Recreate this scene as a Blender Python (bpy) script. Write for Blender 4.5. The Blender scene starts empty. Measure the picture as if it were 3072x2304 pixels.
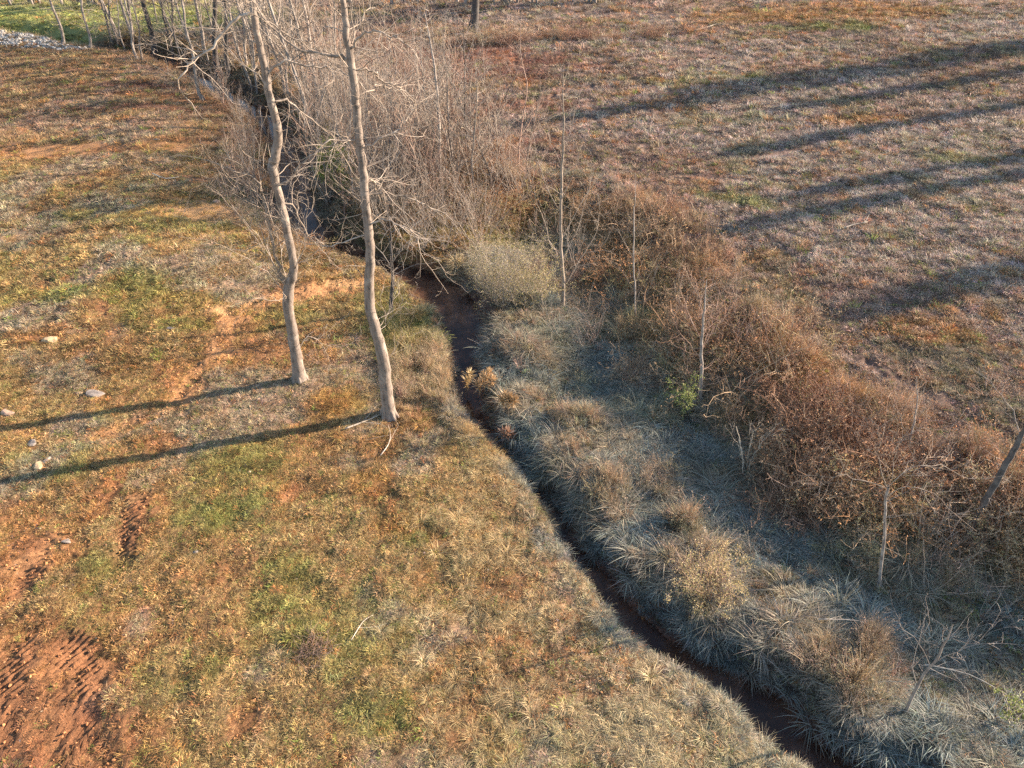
import bpy, math, random
import numpy as np

S = bpy.context.scene
COL = S.collection
R = math.radians

# ------------------------------------------------------------------ camera, sky, sun, exposure
CAM_H, PITCH, FPX = 10.4, R(38.0), 2133.0
cd = bpy.data.cameras.new('camera'); cam = bpy.data.objects.new('camera', cd); COL.objects.link(cam)
cd.sensor_width = 36.0; cd.lens = 36.0 * FPX / 3072.0; cd.clip_start = 0.1; cd.clip_end = 3000
cam.location = (0, 0, CAM_H); cam.rotation_euler = (math.pi / 2 - PITCH, 0, 0)
S.camera = cam

SUN_EL, SUN_AZ = R(19.0), R(17.0)          # azimuth measured from +X towards +Y
world = bpy.data.worlds.new('World'); S.world = world; world.use_nodes = True
wn = world.node_tree.nodes; wl = world.node_tree.links
sky = wn.new('ShaderNodeTexSky'); sky.sky_type = 'NISHITA'; sky.sun_disc = False
sky.sun_elevation = SUN_EL; sky.sun_rotation = math.pi / 2 - SUN_AZ
sky.air_density = 1.0; sky.dust_density = 0.6; sky.ozone_density = 1.4
wl.new(sky.outputs[0], wn['Background'].inputs[0]); wn['Background'].inputs[1].default_value = 0.105
ld = bpy.data.lights.new('sun', 'SUN'); ld.energy = 5.0; ld.angle = R(0.6); ld.color = (1.0, 0.83, 0.66)
sun = bpy.data.objects.new('sun', ld); COL.objects.link(sun)
from mathutils import Vector
sun.rotation_euler = Vector((math.cos(SUN_EL) * math.cos(SUN_AZ), math.cos(SUN_EL) * math.sin(SUN_AZ), math.sin(SUN_EL))).to_track_quat('Z', 'Y').to_euler()
sun.location = (30, 10, 20)
S.view_settings.view_transform = 'Standard'; S.view_settings.look = 'None'
S.view_settings.exposure = 1.8; S.view_settings.gamma = 1.0; S.view_settings.use_curve_mapping = False
S.render.engine = 'CYCLES'
S.cycles.use_denoising = False
S.cycles.max_bounces = 5; S.cycles.diffuse_bounces = 2; S.cycles.transparent_max_bounces = 8

# ------------------------------------------------------------------ noise
def _h(ix, iy, seed):
    n = (ix.astype(np.int64) * 374761393 + iy.astype(np.int64) * 668265263 + seed * 1442695041) & 0x7fffffff
    n = ((n ^ (n >> 13)) * 1274126177) & 0x7fffffff
    n = n ^ (n >> 16)
    return (n & 0xffff) / 65535.0

def vn(x, y, sc, seed=0):
    x = np.asarray(x, float) / sc + 1000.5; y = np.asarray(y, float) / sc + 1000.5
    ix = np.floor(x); iy = np.floor(y); fx = x - ix; fy = y - iy
    fx = fx * fx * (3 - 2 * fx); fy = fy * fy * (3 - 2 * fy)
    a = _h(ix, iy, seed); b = _h(ix + 1, iy, seed); c = _h(ix, iy + 1, seed); d = _h(ix + 1, iy + 1, seed)
    return (a + (b - a) * fx) * (1 - fy) + (c + (d - c) * fx) * fy

def fbm(x, y, sc, seed=0, octv=4, gain=0.5):
    s = 0; a = 1; t = 0
    for k in range(octv):
        # rotate each octave to hide the lattice
        c, q = math.cos(0.6 * k + 0.3), math.sin(0.6 * k + 0.3)
        s = s + a * vn(c * x - q * y, q * x + c * y, sc / (2.03 ** k), seed + 17 * k); t += a; a *= gain
    return s / t

def sm(x):
    x = np.clip(x, 0, 1); return x * x * (3 - 2 * x)

# ------------------------------------------------------------------ photograph pixel -> place
def ray(px, py):
    u = (px - 1536.0) / FPX; v = (py - 1152.0) / FPX
    return u, math.cos(PITCH) - v * math.sin(PITCH), -math.sin(PITCH) - v * math.cos(PITCH)

def at_z(px, py, z):
    u, a, b = ray(px, py); t = (z - CAM_H) / b
    return np.array([u * t, a * t])

# ------------------------------------------------------------------ the creek and the terrain
ZW = -0.55
_sp = [(60, 118), (300, 165), (450, 185), (600, 235), (700, 300), (790, 350), (850, 430), (880, 520), (885, 600), (930, 690),
       (1050, 760), (1180, 815), (1290, 862), (1370, 930), (1398, 1000), (1398, 1080), (1410, 1170), (1428, 1250), (1490, 1340), (1560, 1412),
       (1630, 1500), (1690, 1580), (1750, 1680), (1825, 1780), (1895, 1865), (1985, 1940), (2105, 2015), (2225, 2085),
       (2325, 2165), (2395, 2240), (2520, 2320), (2800, 2440)]
_spw = [.5, .5, .5, .5, .5, .5, .5, .6, .65, .5, .45, .5, .74, .68, .50, .33, .34, .27, .18, .16,
        .16, .17, .19, .21, .22, .22, .26, .36, .48, .38, .25, .2]
_P = np.array([at_z(x, y, ZW) for x, y in _sp])
_pre = np.array([_P[0] + (-60, 16), _P[0] + (-20, 5)]); _post = np.array([_P[-1] + (2.5, -2.2), _P[-1] + (14, -10), _P[-1] + (60, -50)])
_P = np.vstack([_pre, _P, _post]); _W = np.array([.5, .5] + _spw + [.4, .4, .4])
def catmull(P, W, n=3):
    o = []; ow = []
    for i in range(len(P) - 1):
        p0 = P[max(i - 1, 0)]; p1 = P[i]; p2 = P[i + 1]; p3 = P[min(i + 2, len(P) - 1)]
        for k in range(n):
            t = k / n
            o.append(0.5 * ((2 * p1) + (-p0 + p2) * t + (2 * p0 - 5 * p1 + 4 * p2 - p3) * t * t + (-p0 + 3 * p1 - 3 * p2 + p3) * t ** 3))
            ow.append(W[i] * (1 - t) + W[i + 1] * t)
    o.append(P[-1]); ow.append(W[-1])
    return np.array(o), np.array(ow)
SP, SW = catmull(_P, _W)
SL = np.concatenate([[0], np.cumsum(np.linalg.norm(np.diff(SP, axis=0), axis=1))])
_pool = 2 + 11
S_POOL = SL[_pool * 3]

def stream_ds(x, y):
    """signed distance (+ = far / right bank) and arc length along the creek"""
    x = np.asarray(x, float); y = np.asarray(y, float)
    best = np.full(x.shape, 1e18); sd = np.zeros(x.shape); ss = np.zeros(x.shape)
    for i in range(len(SP) - 1):
        ax, ay = SP[i]; bx, by = SP[i + 1]; ex, ey = bx - ax, by - ay; L2 = ex * ex + ey * ey
        t = np.clip(((x - ax) * ex + (y - ay) * ey) / L2, 0, 1)
        dx = x - ax - t * ex; dy = y - ay - t * ey; d2 = dx * dx + dy * dy
        m = d2 < best
        best = np.where(m, d2, best)
        sgn = np.where(ex * (y - ay) - ey * (x - ax) > 0, 1.0, -1.0)
        sd = np.where(m, sgn, sd); ss = np.where(m, SL[i] + t * (SL[i + 1] - SL[i]), ss)
    return np.sqrt(best) * sd, ss

HUMP = [at_z(px, py, 0.0).tolist() + [r] for px, py, r in ((1690, 1330, .45), (1790, 1450, .55), (1840, 1540, .4), (1985, 1440, .45), (2080, 1700, .6), (2160, 1810, .6), (2470, 1990, .5), (2560, 2100, .5),
        (1525, 1215, .3), (1695, 1245, .3), (1785, 1240, .3), (2320, 1850, .35), (1530, 1050, .4), (1600, 1180, .3), (2290, 1960, .35), (2050, 1560, .3), (1920, 1110, .5), (1620, 1060, .4), (2640, 1960, .4), (1900, 1680, .4))]
def humps(x, y):
    k = np.zeros(np.shape(x))
    w = (fbm(x, y, .6, 161, 3) - .5) * 1.1
    for cx, cy, r in HUMP:
        q = np.hypot(x - cx, y - cy) / r + w; k = np.maximum(k, sm((1.35 - q) / .9))
    return k

def height(x, y, ds=None):
    x = np.asarray(x, float); y = np.asarray(y, float)
    d, s = ds if ds is not None else stream_ds(x, y)
    up = 1 - sm((s - (S_POOL - 4.5)) / 5.0)
    hw = np.interp(s, SL, SW)
    wob = (fbm(x, y, 1.1, 5, 3) - .5)
    a = np.abs(d) - hw + wob * .28 * sm(np.abs(d) / .4)
    big = (fbm(x, y, 9, 3, 3) - .5)
    # left bank and field
    aL = np.maximum(a, 0)
    zl = 0.0 + .35 * up + .012 * np.minimum(aL, 30) + big * .42 * sm(aL / 5) + .20 * up * np.exp(-((aL - 4.5) / 2.2) ** 2)
    bl = .38 + 1.1 * up + .25 * wob
    zL = ZW + (zl - ZW) * sm(aL / bl) ** .8
    # right bank: mound, swale, brushy bank, rising field
    rise = 4.2 * (1 - np.exp(-.055 * np.maximum(a - 6.2, 0) / 4.2))
    zr_d = -.16 + .12 * np.exp(-((a - 1.0) / .7) ** 2) - .16 * np.exp(-((a - 3.0) / 1.0) ** 2) + .66 * sm((a - 4.3) / 2.4) + rise + big * .25 * sm((a - 4) / 4)
    rise_u = 4.2 * (1 - np.exp(-.055 * np.maximum(a - 1.5, 0) / 4.2))
    zr_u = .30 + rise_u + big * .45 * sm(a / 5)
    zr = zr_d * (1 - up) + zr_u * up
    br = .42 + 1.0 * up + .3 * wob
    zR = ZW + (zr - ZW) * sm(aL / br) ** .8
    z = np.where(d > 0, zR, zL)
    z = np.where(a < 0, ZW - .10 * sm(-a / .18) + .11 * (fbm(x, y, .9, 41, 3) - .42), z)
    # lumps and tussocks
    near = sm((np.abs(d) - hw) / .5)
    hum = np.where(d > 0, sm((a - .4) / .8) * (1 - up) * (1 - sm((a - 7) / 2)), 0)
    z = z + near * (fbm(x, y, 1.7, 9, 3) - .5) * (.15 + .38 * hum)
    z = z + near * humps(x, y) * .09 * (d > 0)
    rough = np.where(d > 9, .75, np.where(d > 3, .9, .75))
    z = z + near * rough * (fbm(x, y, .42, 23, 3) - .5) * .20
    far = np.hypot(x, y)
    z = z + sm((far - 90) / 200) * 2.0
    return z

def pix(px, py, zoff=0.0):
    """the ground point seen at a pixel of the photograph"""
    u, a, b = ray(px, py)
    t = np.geomspace(6, 400, 500)
    X, Y, Z = u * t, a * t, CAM_H + b * t
    hh = height(X, Y)
    k = int(np.argmax(Z < hh))
    f0 = Z[k - 1] - hh[k - 1]; f1 = Z[k] - hh[k]; q = f0 / (f0 - f1)
    tt = t[k - 1] + (t[k] - t[k - 1]) * q
    return np.array([u * tt, a * tt, CAM_H + b * tt])

def lift(px, py, Y):
    """the point of the upright plane at distance Y seen at a pixel"""
    u, a, b = ray(px, py); t = Y / a
    return np.array([u * t, Y, CAM_H + b * t])

def ground_z(x, y):
    return float(height(np.array([x]), np.array([y]))[0])

# ------------------------------------------------------------------ tyre-track imprints: centre line, width, pitch (m)
def trk(p, q, w=.42, pitch=.13, depth=.03):
    a = pix(*p)[:2]; b = pix(*q)[:2]; return (a, b, w, pitch, depth)
TRACKS = [trk((430, 1440), (385, 1730), .5, .12, .045), trk((60, 1900), (30, 2290), .5, .12, .045), trk((230, 1860), (290, 2290), .6, .12, .045),
          trk((325, 880), (318, 1000), .3), trk((640, 560), (420, 500), .4, .16), trk((150, 1580), (60, 1850), .4, .12),
          trk((1450, 330), (1800, 255), .55, .17, .05), trk((1480, 355), (1860, 330), .55, .17, .05), trk((2050, 330), (1650, 360), .5, .17, .05),
          trk((2350, 560), (1960, 520), .4, .15, .04), trk((2500, 1030), (2960, 1240), .35, .6, .06), trk((2230, 480), (2500, 420), .5, .17, .04)]
def track_field(x, y):
    z = np.zeros_like(x); m = np.zeros_like(x)
    for a, b, w, pitch, depth in TRACKS:
        e = b - a; L = np.hypot(*e); e = e / L
        al = (x - a[0]) * e[0] + (y - a[1]) * e[1]; ac = -(x - a[0]) * e[1] + (y - a[1]) * e[0]
        ac = ac + .12 * np.sin(al * .9)
        k = sm((w / 2 + .05 - np.abs(ac)) / .08) * sm((al + .1) / .5) * sm((L - al + .1) / .5) * sm((vn(x, y, .6, 77) - .05) / .2)
        bar = sm(.5 + .8 * np.sin(2 * math.pi * (al + .55 * ac) / pitch + .5 * np.sin(ac * 4 + al * 1.7)))
        z += k * (depth * .65 * (bar - .5) - .008); m = np.maximum(m, k)
    return z, m

# ------------------------------------------------------------------ what grows where (colours of soil and plants, some shade painted in)
CLAY = np.array([.33, .150, .062]); REDCLAY = np.array([.25, .098, .048]); SAND = np.array([.46, .26, .115]); MUD = np.array([.085, .042, .028])
STRAW = np.array([.50, .345, .15]); THATCH = np.array([.50, .385, .30]); GREEN = np.array([.23, .25, .06]); RUST = np.array([.44, .20, .07])
GOLD = np.array([.55, .33, .09]); FESCUE = np.array([.26, .285, .245]); DARK = np.array([.13, .10, .085]); PALE = np.array([.42, .36, .27])
def patch(px, py, rx, ry, ang=0):
    p = pix(px, py); return (p[0], p[1], rx, ry, R(ang))
def blob(x, y, p, seed):
    cx, cy, rx, ry, an = p
    c, s_ = math.cos(an), math.sin(an)
    dx, dy = x - cx, y - cy
    q = np.hypot((c * dx + s_ * dy) / rx, (-s_ * dx + c * dy) / ry)
    q = q + (fbm(x, y, .9, seed, 3) - .5) * .9
    return sm((1.15 - q) / .5)
P_GREEN = [patch(390, 880, .9, 1.0), patch(690, 1440, 1.0, 1.3), patch(600, 1530, .6, .7), patch(860, 1930, .6, .5), patch(330, 1690, .6, .4), patch(1000, 1960, .5, .5),
           patch(1120, 2140, .6, .4), patch(560, 2000, .7, .5), patch(250, 66, 22, 3.2), patch(1250, 1600, .5, .5), patch(780, 1840, .8, .4),
           patch(2130, 235, 3.0, .9, 5), patch(2450, 80, 4, 1), patch(2230, 600, 2.0, .5, -20), patch(2880, 470, 1.6, .5), patch(2330, 560, 1.2, .3, -20), patch(200, 880, .8, .5),
           patch(1180, 960, 1.0, 1.2), patch(1240, 1000, 1.0, 1.5), patch(550, 970, .7, .3), patch(340, 840, .5, .5), patch(860, 1700, .5, .3)]
P_CLAY = [patch(130, 1640, .9, .5), patch(60, 1560, .9, .6), patch(300, 1500, .35, 1.0, -10), patch(440, 1560, .5, .7), patch(860, 1480, .4, .3), patch(950, 880, 2.2, .35, 8), patch(700, 960, .9, .45),
          patch(740, 1050, 1.1, .45), patch(550, 1180, .4, .5), patch(480, 1330, .5, .3), patch(330, 1480, .25, .7), patch(200, 450, 5, .6), patch(700, 340, 1.7, .7), patch(90, 1690, .6, .7),
          patch(120, 2120, .9, .9), patch(300, 2250, 1.0, .6), patch(60, 1960, .8, .7), patch(730, 2160, .25, .3), patch(1030, 2290, .25, .2), patch(300, 2010, .9, .5),
          patch(600, 300, 4, .7), patch(1330, 1620, .25, .3), patch(640, 1480, .3, .3), patch(1040, 860, 1.3, .4), patch(500, 1120, .4, .6), patch(110, 1010, .8, .3), patch(1150, 1500, .5, .3),
          patch(400, 520, 2.5, .3), patch(560, 420, 2, .4), patch(240, 700, 1.5, .3), patch(30, 1000, .5, .2)]
P_SAND = [patch(620, 620, 1.6, .5), patch(560, 640, 2.4, .5), patch(690, 330, 1.4, .4), patch(1020, 850, 1.0, .28), patch(650, 920, .5, .3), patch(690, 700, .8, .3), patch(30, 715, .3, .2)]
P_RED = [patch(1500, 320, 4.5, 1.2, 8), patch(1400, 200, 5, 4), patch(1780, 200, 1.5, .6), patch(1300, 170, 5, 3), patch(1000, 430, 2.5, .6), patch(1250, 420, 2.5, .5), patch(500, 320, 5, .5), patch(450, 260, 5, .5),
         patch(60, 2150, 1.2, 1.3), patch(200, 2250, 1.1, .7), patch(1000, 470, 1.8, .5), patch(420, 280, 3, .4), patch(1600, 180, 2.5, 1), patch(900, 1900, .22, .2), patch(950, 1930, .3, .25), patch(1550, 420, 2, .6)]
P_RUST = [patch(1140, 1350, .55, .55), patch(1110, 1440, .5, .45), patch(980, 1210, .8, .45), patch(1240, 1270, .8, .5), patch(1200, 1580, .8, .3), patch(2330, 1080, 1.3, .6, -30), patch(2480, 1180, 1.1, .6, -30),
          patch(2600, 360, 2.5, .6), patch(2750, 1010, 1.0, .3, -20), patch(2880, 1010, .6, .3, -20), patch(2700, 960, 1.0, .3), patch(2500, 30, 9, 3), patch(950, 1060, .6, .5), patch(1900, 860, .7, .6), patch(1820, 640, 1.0, .5)]
P_BRIGHT = [patch(170, 62, 16, 3.5), patch(-200, 70, 20, 5)]
P_DARKG = [patch(2120, 1280, 1.0, .7), patch(1900, 1080, .8, .6), patch(2750, 1980, 2, 1.2), patch(2900, 2200, 2, .8)]

def _pl(pts): return [tuple(pix(*p)[:2]) for p in pts]
WORN = [(_pl([(1080, 855), (940, 875), (800, 900), (690, 960), (640, 1060), (560, 1180), (500, 1320), (400, 1420), (300, 1500), (200, 1600), (60, 1700)]), .34),
        (_pl([(-100, 470), (120, 455), (330, 430), (520, 440)]), .5), (_pl([(880, 880), (760, 1000), (700, 1080)]), .3), (_pl([(250, 560), (420, 590), (600, 590), (700, 660)]), .35), (_pl([(20, 1280), (150, 1330), (330, 1300), (480, 1250)]), .2)]

def surf(x, y, ds=None):
    d, s = ds if ds is not None else stream_ds(x, y)
    hw = np.interp(s, SL, SW)
    a = np.abs(d) - hw
    up = 1 - sm((s - (S_POOL - 4.5)) / 5.0)
    n1 = fbm(x, y, 3.2, 51, 4); n2 = fbm(x, y, .8, 52, 4); n3 = fbm(x, y, .25, 53, 3)
    # streaks running across the left field (drag of the mower)
    st = fbm(x * .22, y, .9, 57, 3)
    C = lambda c: np.ones(x.shape + (1,)) * c
    def mix(A, B, k): return A + (B - A) * np.clip(k, 0, 1)[..., None]
    left = d < 0
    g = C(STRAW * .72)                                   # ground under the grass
    t = C(STRAW); den = np.full(x.shape, 1.0)
    # left field: straw over orange clay
    kl = sm((n1 * .5 + n2 * .25 + st * .35 - .50) / .16)
    g = mix(g, C(CLAY), .35 + .55 * kl); t = mix(t, C(RUST * 1.05), .08 + .26 * kl); den = np.where(left, 1 - .45 * kl, den)
    gl = sm((fbm(x, y, 1.6, 61, 4) - .55) / .12)
    t = mix(t, C(GREEN * 1.2), .38 * gl); g = mix(g, C(GREEN * .8), .25 * gl)
    pg = sm((fbm(x, y, 2.2, 63, 3) - .525) / .1)
    t = mix(t, C(PALE), .6 * pg); g = mix(g, C(THATCH), .4 * pg)
    # far left: browner, flatter
    fl = sm((y - 22) / 10) * left
    t = mix(t, C(np.array([.40, .245, .15])), .6 * fl); g = mix(g, C(np.array([.33, .19, .12])), .6 * fl)
    # bottom right of left bank: pale frosty thatch
    fr = sm((x + .6) / 2.2) * left * (y < 14)
    t = mix(t, C(np.array([.54, .44, .28])), .65 * fr)
    # right field: grey-violet thatch with rusty tufts
    rf = np.where(left, 0, sm((a - 4.5) / 2)) ; rf = np.maximum(rf, np.where(left, 0, up * sm((a - 1) / 2)))
    thc = mix(C(THATCH), C(np.array([.40, .275, .20])), sm((fbm(x, y, 4, 71, 4) - .42) / .2))
    thg = mix(C(np.array([.25, .18, .14])), C(np.array([.33, .19, .13])), sm((n1 - .48) / .15))
    t = mix(t, thc, rf); g = mix(g, thg, rf); den = np.where(rf > .3, .8, den)
    sp = sm((fbm(x, y, .45, 73, 3) - .57) / .07) * rf * sm((fbm(x, y, 3, 74, 3) - .36) / .2)
    t = mix(t, C(np.array([.50, .27, .11])), .75 * sp)
    gp = sm((fbm(x, y, 1.4, 75, 3) - .62) / .08) * rf
    t = mix(t, C(np.array([.30, .28, .13])), .45 * gp)
    for i, p in enumerate(P_RED): k = blob(x, y, p, 200 + i); g = mix(g, C(REDCLAY), .85 * k); t = mix(t, C(np.array([.26, .13, .09])), .75 * k); den = den * (1 - .45 * k)
    for i, p in enumerate(P_CLAY): k = blob(x, y, p, 240 + i); g = mix(g, C(CLAY), .9 * k); t = mix(t, C(RUST), .5 * k); den = den * (1 - .55 * k)
    for i, (pl, w_) in enumerate(WORN):
        q = np.full(x.shape, 9e9)
        for (ax, ay), (bx, by) in zip(pl[:-1], pl[1:]):
            ex, ey = bx - ax, by - ay; tt = np.clip(((x - ax) * ex + (y - ay) * ey) / (ex * ex + ey * ey), 0, 1); q = np.minimum(q, np.hypot(x - ax - tt * ex, y - ay - tt * ey))
        k = sm((1.25 - q / w_ - (fbm(x, y, 1.0, 171 + i, 4) - .5) * 2.2) / .5) * sm((fbm(x, y, 2.4, 181 + i, 2) - .25) / .2)
        g = mix(g, C(CLAY * 1.15 * .6 + SAND * .4), .9 * k); t = mix(t, C(GOLD * .9), .5 * k); den = den * (1 - .75 * k)
    for i, p in enumerate(P_SAND): k = blob(x, y, p, 280 + i); g = mix(g, C(SAND), .9 * k); t = mix(t, C(GOLD), .5 * k); den = den * (1 - .8 * k)
    for i, p in enumerate(P_GREEN): k = blob(x, y, p, 300 + i) * (.35 + .9 * sm((n2 - .36) / .25)); g = mix(g, C(GREEN * .7), .4 * k); t = mix(t, C(np.array([.33, .32, .09])), .55 * k); den = np.maximum(den, .9 * k)
    for i, p in enumerate(P_RUST): k = blob(x, y, p, 340 + i); g = mix(g, C(RUST * .7), .6 * k); t = mix(t, C(mix(GOLD[None], RUST[None], np.array([.6]))[0]), .75 * k)
    # creek corridor: fescue, wet soil, swale and gully shade painted darker
    k_ = sm((s - S_POOL - 1.0) / 3.0)
    cor = np.where(left, sm((.42 + 1.6 * (n2 - .5) - a) / .3) * (.35 + .5 * sm((14 - y) / 2)), sm((4.8 - a) / 1.2) * k_)
    t = mix(t, C(FESCUE), (.45 + .5 * sm((fbm(x, y, .9, 83, 3) - .36) / .25)) * cor); g = mix(g, C(DARK * .8), .9 * cor)  # ground between the clumps darkened, painting in the swale's shade
    mound = np.where(left, 0, humps(x, y))
    t = mix(t, C(np.array([.40, .29, .19])), .75 * mound)
    gully_shade = sm((1.7 - a) / 1.0) * up
    g = mix(g, C(np.array([.13, .075, .05])), .8 * gully_shade); t = mix(t, C(np.array([.24, .18, .12])), .7 * gully_shade)  # gully hollow: its shade painted into soil and grass colour
    wet = sm((.16 - a) / .14)
    mudw = sm((.75 - a) / .4) * np.exp(-((s - SL[(2 + 13) * 3]) / 2.2) ** 2)
    wet = np.maximum(wet, mudw)
    g = mix(g, C(MUD), wet); g = mix(g, C(np.array([.24, .12, .075])), .7 * wet * sm((fbm(x, y, .7, 91, 3) - .5) / .12))
    den = den * (1 - .96 * wet)
    # small tone variation
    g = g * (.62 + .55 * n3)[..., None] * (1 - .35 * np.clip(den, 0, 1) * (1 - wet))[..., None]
    for i, p in enumerate(P_BRIGHT): k = blob(x, y, p, 400 + i); t = mix(t, C(np.array([.44, .46, .14])), .8 * k); g = mix(g, C(np.array([.26, .26, .09])), .8 * k)
    _, tm = track_field(x, y)
    den = den * (1 - .97 * tm); g = mix(g, g * .6 + .4 * C(REDCLAY), tm * .6)
    return g, t, den, cor, a, up

# ------------------------------------------------------------------ nodes
def new_mat(name):
    m = bpy.data.materials.new(name); m.use_nodes = True
    nt = m.node_tree; nt.nodes.clear()
    out = nt.nodes.new('ShaderNodeOutputMaterial'); return m, nt, out
def N(nt, t, **kw):
    n = nt.nodes.new(t)
    for k, v in kw.items():
        if isinstance(k, str) and k.startswith('i_'): n.inputs[k[2:].replace('_', ' ')].default_value = v
        else: setattr(n, k, v)
    return n
def mixc(nt, a, b, fac, mode='MIX'):
    n = nt.nodes.new('ShaderNodeMix'); n.data_type = 'RGBA'; n.blend_type = mode
    for sock, v in ((n.inputs[0], fac), (n.inputs[6], a), (n.inputs[7], b)):
        if hasattr(v, 'links'): nt.links.new(v, sock)
        elif isinstance(v, (int, float)): sock.default_value = v
        else: sock.default_value = (*v, 1) if len(v) == 3 else v
    return n.outputs[2]
def noise(nt, scale, detail=4, rough=.6, vec=None):
    n = N(nt, 'ShaderNodeTexNoise'); n.inputs['Scale'].default_value = scale; n.inputs['Detail'].default_value = detail; n.inputs['Roughness'].default_value = rough
    if vec is not None: nt.links.new(vec, n.inputs['Vector'])
    return n.outputs[0]
def ramp(nt, fac, stops):
    n = N(nt, 'ShaderNodeValToRGB'); e = n.color_ramp.elements
    while len(e) < len(stops): e.new(.5)
    for k, (p, c) in enumerate(stops):
        e[k].position = p; e[k].color = (*c, 1) if hasattr(c, '__len__') else (c, c, c, 1)
    nt.links.new(fac, n.inputs[0]); return n.outputs[0]

def soil_material():
    m, nt, out = new_mat('soil'); L = nt.links.new
    b = N(nt, 'ShaderNodeBsdfPrincipled'); at = N(nt, 'ShaderNodeAttribute', attribute_name='tone'); wt = N(nt, 'ShaderNodeAttribute', attribute_name='wet')
    tc = N(nt, 'ShaderNodeTexCoord').outputs['Object']
    mp = N(nt, 'ShaderNodeMapping'); L(tc, mp.inputs[0]); mp.inputs['Rotation'].default_value = (0, 0, .7); mp.inputs['Scale'].default_value = (1, 2.6, 1)
    n1 = noise(nt, 14, 6, .7, tc); n2 = noise(nt, 46, 5, .7, mp.outputs[0]); n3 = noise(nt, 130, 3, .7, tc)
    c = mixc(nt, at.outputs['Color'], ramp(nt, n1, [(.3, .45), (.5, 1.0), (.72, 1.35)]), 1.0, 'MULTIPLY')
    c = mixc(nt, c, ramp(nt, n2, [(.32, .5), (.5, 1.0), (.7, 1.5)]), 1.0, 'MULTIPLY')
    c = mixc(nt, c, (.40, .33, .24), ramp(nt, n3, [(.60, 0.0), (.68, .42)]))
    c = mixc(nt, c, (.05, .035, .03), ramp(nt, noise(nt, 33, 4, .6, tc), [(.60, 0.0), (.70, .55)]))
    c = mixc(nt, c, at.outputs['Color'], wt.outputs['Fac'])
    L(c, b.inputs['Base Color'])
    rr = N(nt, 'ShaderNodeMapRange'); L(wt.outputs['Fac'], rr.inputs[0]); rr.inputs[3].default_value = .95; rr.inputs[4].default_value = .32
    L(rr.outputs[0], b.inputs['Roughness']); b.inputs['Specular IOR Level'].default_value = .3
    bp = N(nt, 'ShaderNodeBump'); bp.inputs['Strength'].default_value = .9; bp.inputs['Distance'].default_value = .03
    ad = N(nt, 'ShaderNodeMath', operation='ADD'); L(n1, ad.inputs[0]); L(n2, ad.inputs[1]); L(ad.outputs[0], bp.inputs['Height'])
    L(bp.outputs[0], b.inputs['Normal']); L(b.outputs[0], out.inputs[0]); return m

def blade_material(name, transl=.18, instanced=True, rough=.65):
    """thin plant matter: colour of the individual clump times the tone of each blade"""
    m, nt, out = new_mat(name); L = nt.links.new
    at = N(nt, 'ShaderNodeAttribute', attribute_name='tint'); at.attribute_type = 'INSTANCER' if instanced else 'GEOMETRY'
    vt = N(nt, 'ShaderNodeAttribute', attribute_name='tone')
    c = mixc(nt, at.outputs['Color'], vt.outputs['Color'], 1.0, 'MULTIPLY')
    b = N(nt, 'ShaderNodeBsdfPrincipled'); L(c, b.inputs['Base Color']); b.inputs['Roughness'].default_value = rough; b.inputs['Specular IOR Level'].default_value = .25
    tr = N(nt, 'ShaderNodeBsdfTranslucent'); L(c, tr.inputs[0])
    mx = N(nt, 'ShaderNodeMixShader'); mx.inputs[0].default_value = transl; L(b.outputs[0], mx.inputs[1]); L(tr.outputs[0], mx.inputs[2]); L(mx.outputs[0], out.inputs[0]); return m

def bark_material(name, base, dark, pale, scale=1.0):
    m, nt, out = new_mat(name); L = nt.links.new
    tc = N(nt, 'ShaderNodeTexCoord').outputs['Object']
    mp = N(nt, 'ShaderNodeMapping'); L(tc, mp.inputs[0]); mp.inputs['Scale'].default_value = (18 * scale, 18 * scale, 3.5 * scale)
    mr = N(nt, 'ShaderNodeMapping'); L(tc, mr.inputs[0]); mr.inputs['Scale'].default_value = (3 * scale, 3 * scale, 26 * scale)
    oi = N(nt, 'ShaderNodeObjectInfo')
    n1 = noise(nt, 1.0, 5, .65, mp.outputs[0]); n2 = noise(nt, 1.0, 4, .6, mr.outputs[0]); n3 = noise(nt, 4.5, 4, .6, tc)
    c = mixc(nt, dark, base, ramp(nt, n1, [(.32, 0.0), (.52, 1.0)]))
    c = mixc(nt, c, dark, ramp(nt, n2, [(.60, 0.0), (.68, .8)]))
    c = mixc(nt, c, pale, ramp(nt, n3, [(.52, 0.0), (.66, .75)]))
    v = N(nt, 'ShaderNodeMapRange'); L(oi.outputs['Random'], v.inputs[0]); v.inputs[3].default_value = .72; v.inputs[4].default_value = 1.25
    hs = N(nt, 'ShaderNodeHueSaturation'); L(v.outputs[0], hs.inputs['Value']); L(c, hs.inputs['Color'])
    b = N(nt, 'ShaderNodeBsdfPrincipled'); L(hs.outputs[0], b.inputs['Base Color']); b.inputs['Roughness'].default_value = .8; b.inputs['Specular IOR Level'].default_value = .2
    bp = N(nt, 'ShaderNodeBump'); bp.inputs['Strength'].default_value = .6; bp.inputs['Distance'].default_value = .012
    ad = N(nt, 'ShaderNodeMath', operation='ADD'); L(n1, ad.inputs[0]); L(n2, ad.inputs[1]); L(ad.outputs[0], bp.inputs['Height']); L(bp.outputs[0], b.inputs['Normal'])
    L(b.outputs[0], out.inputs[0]); return m

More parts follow.
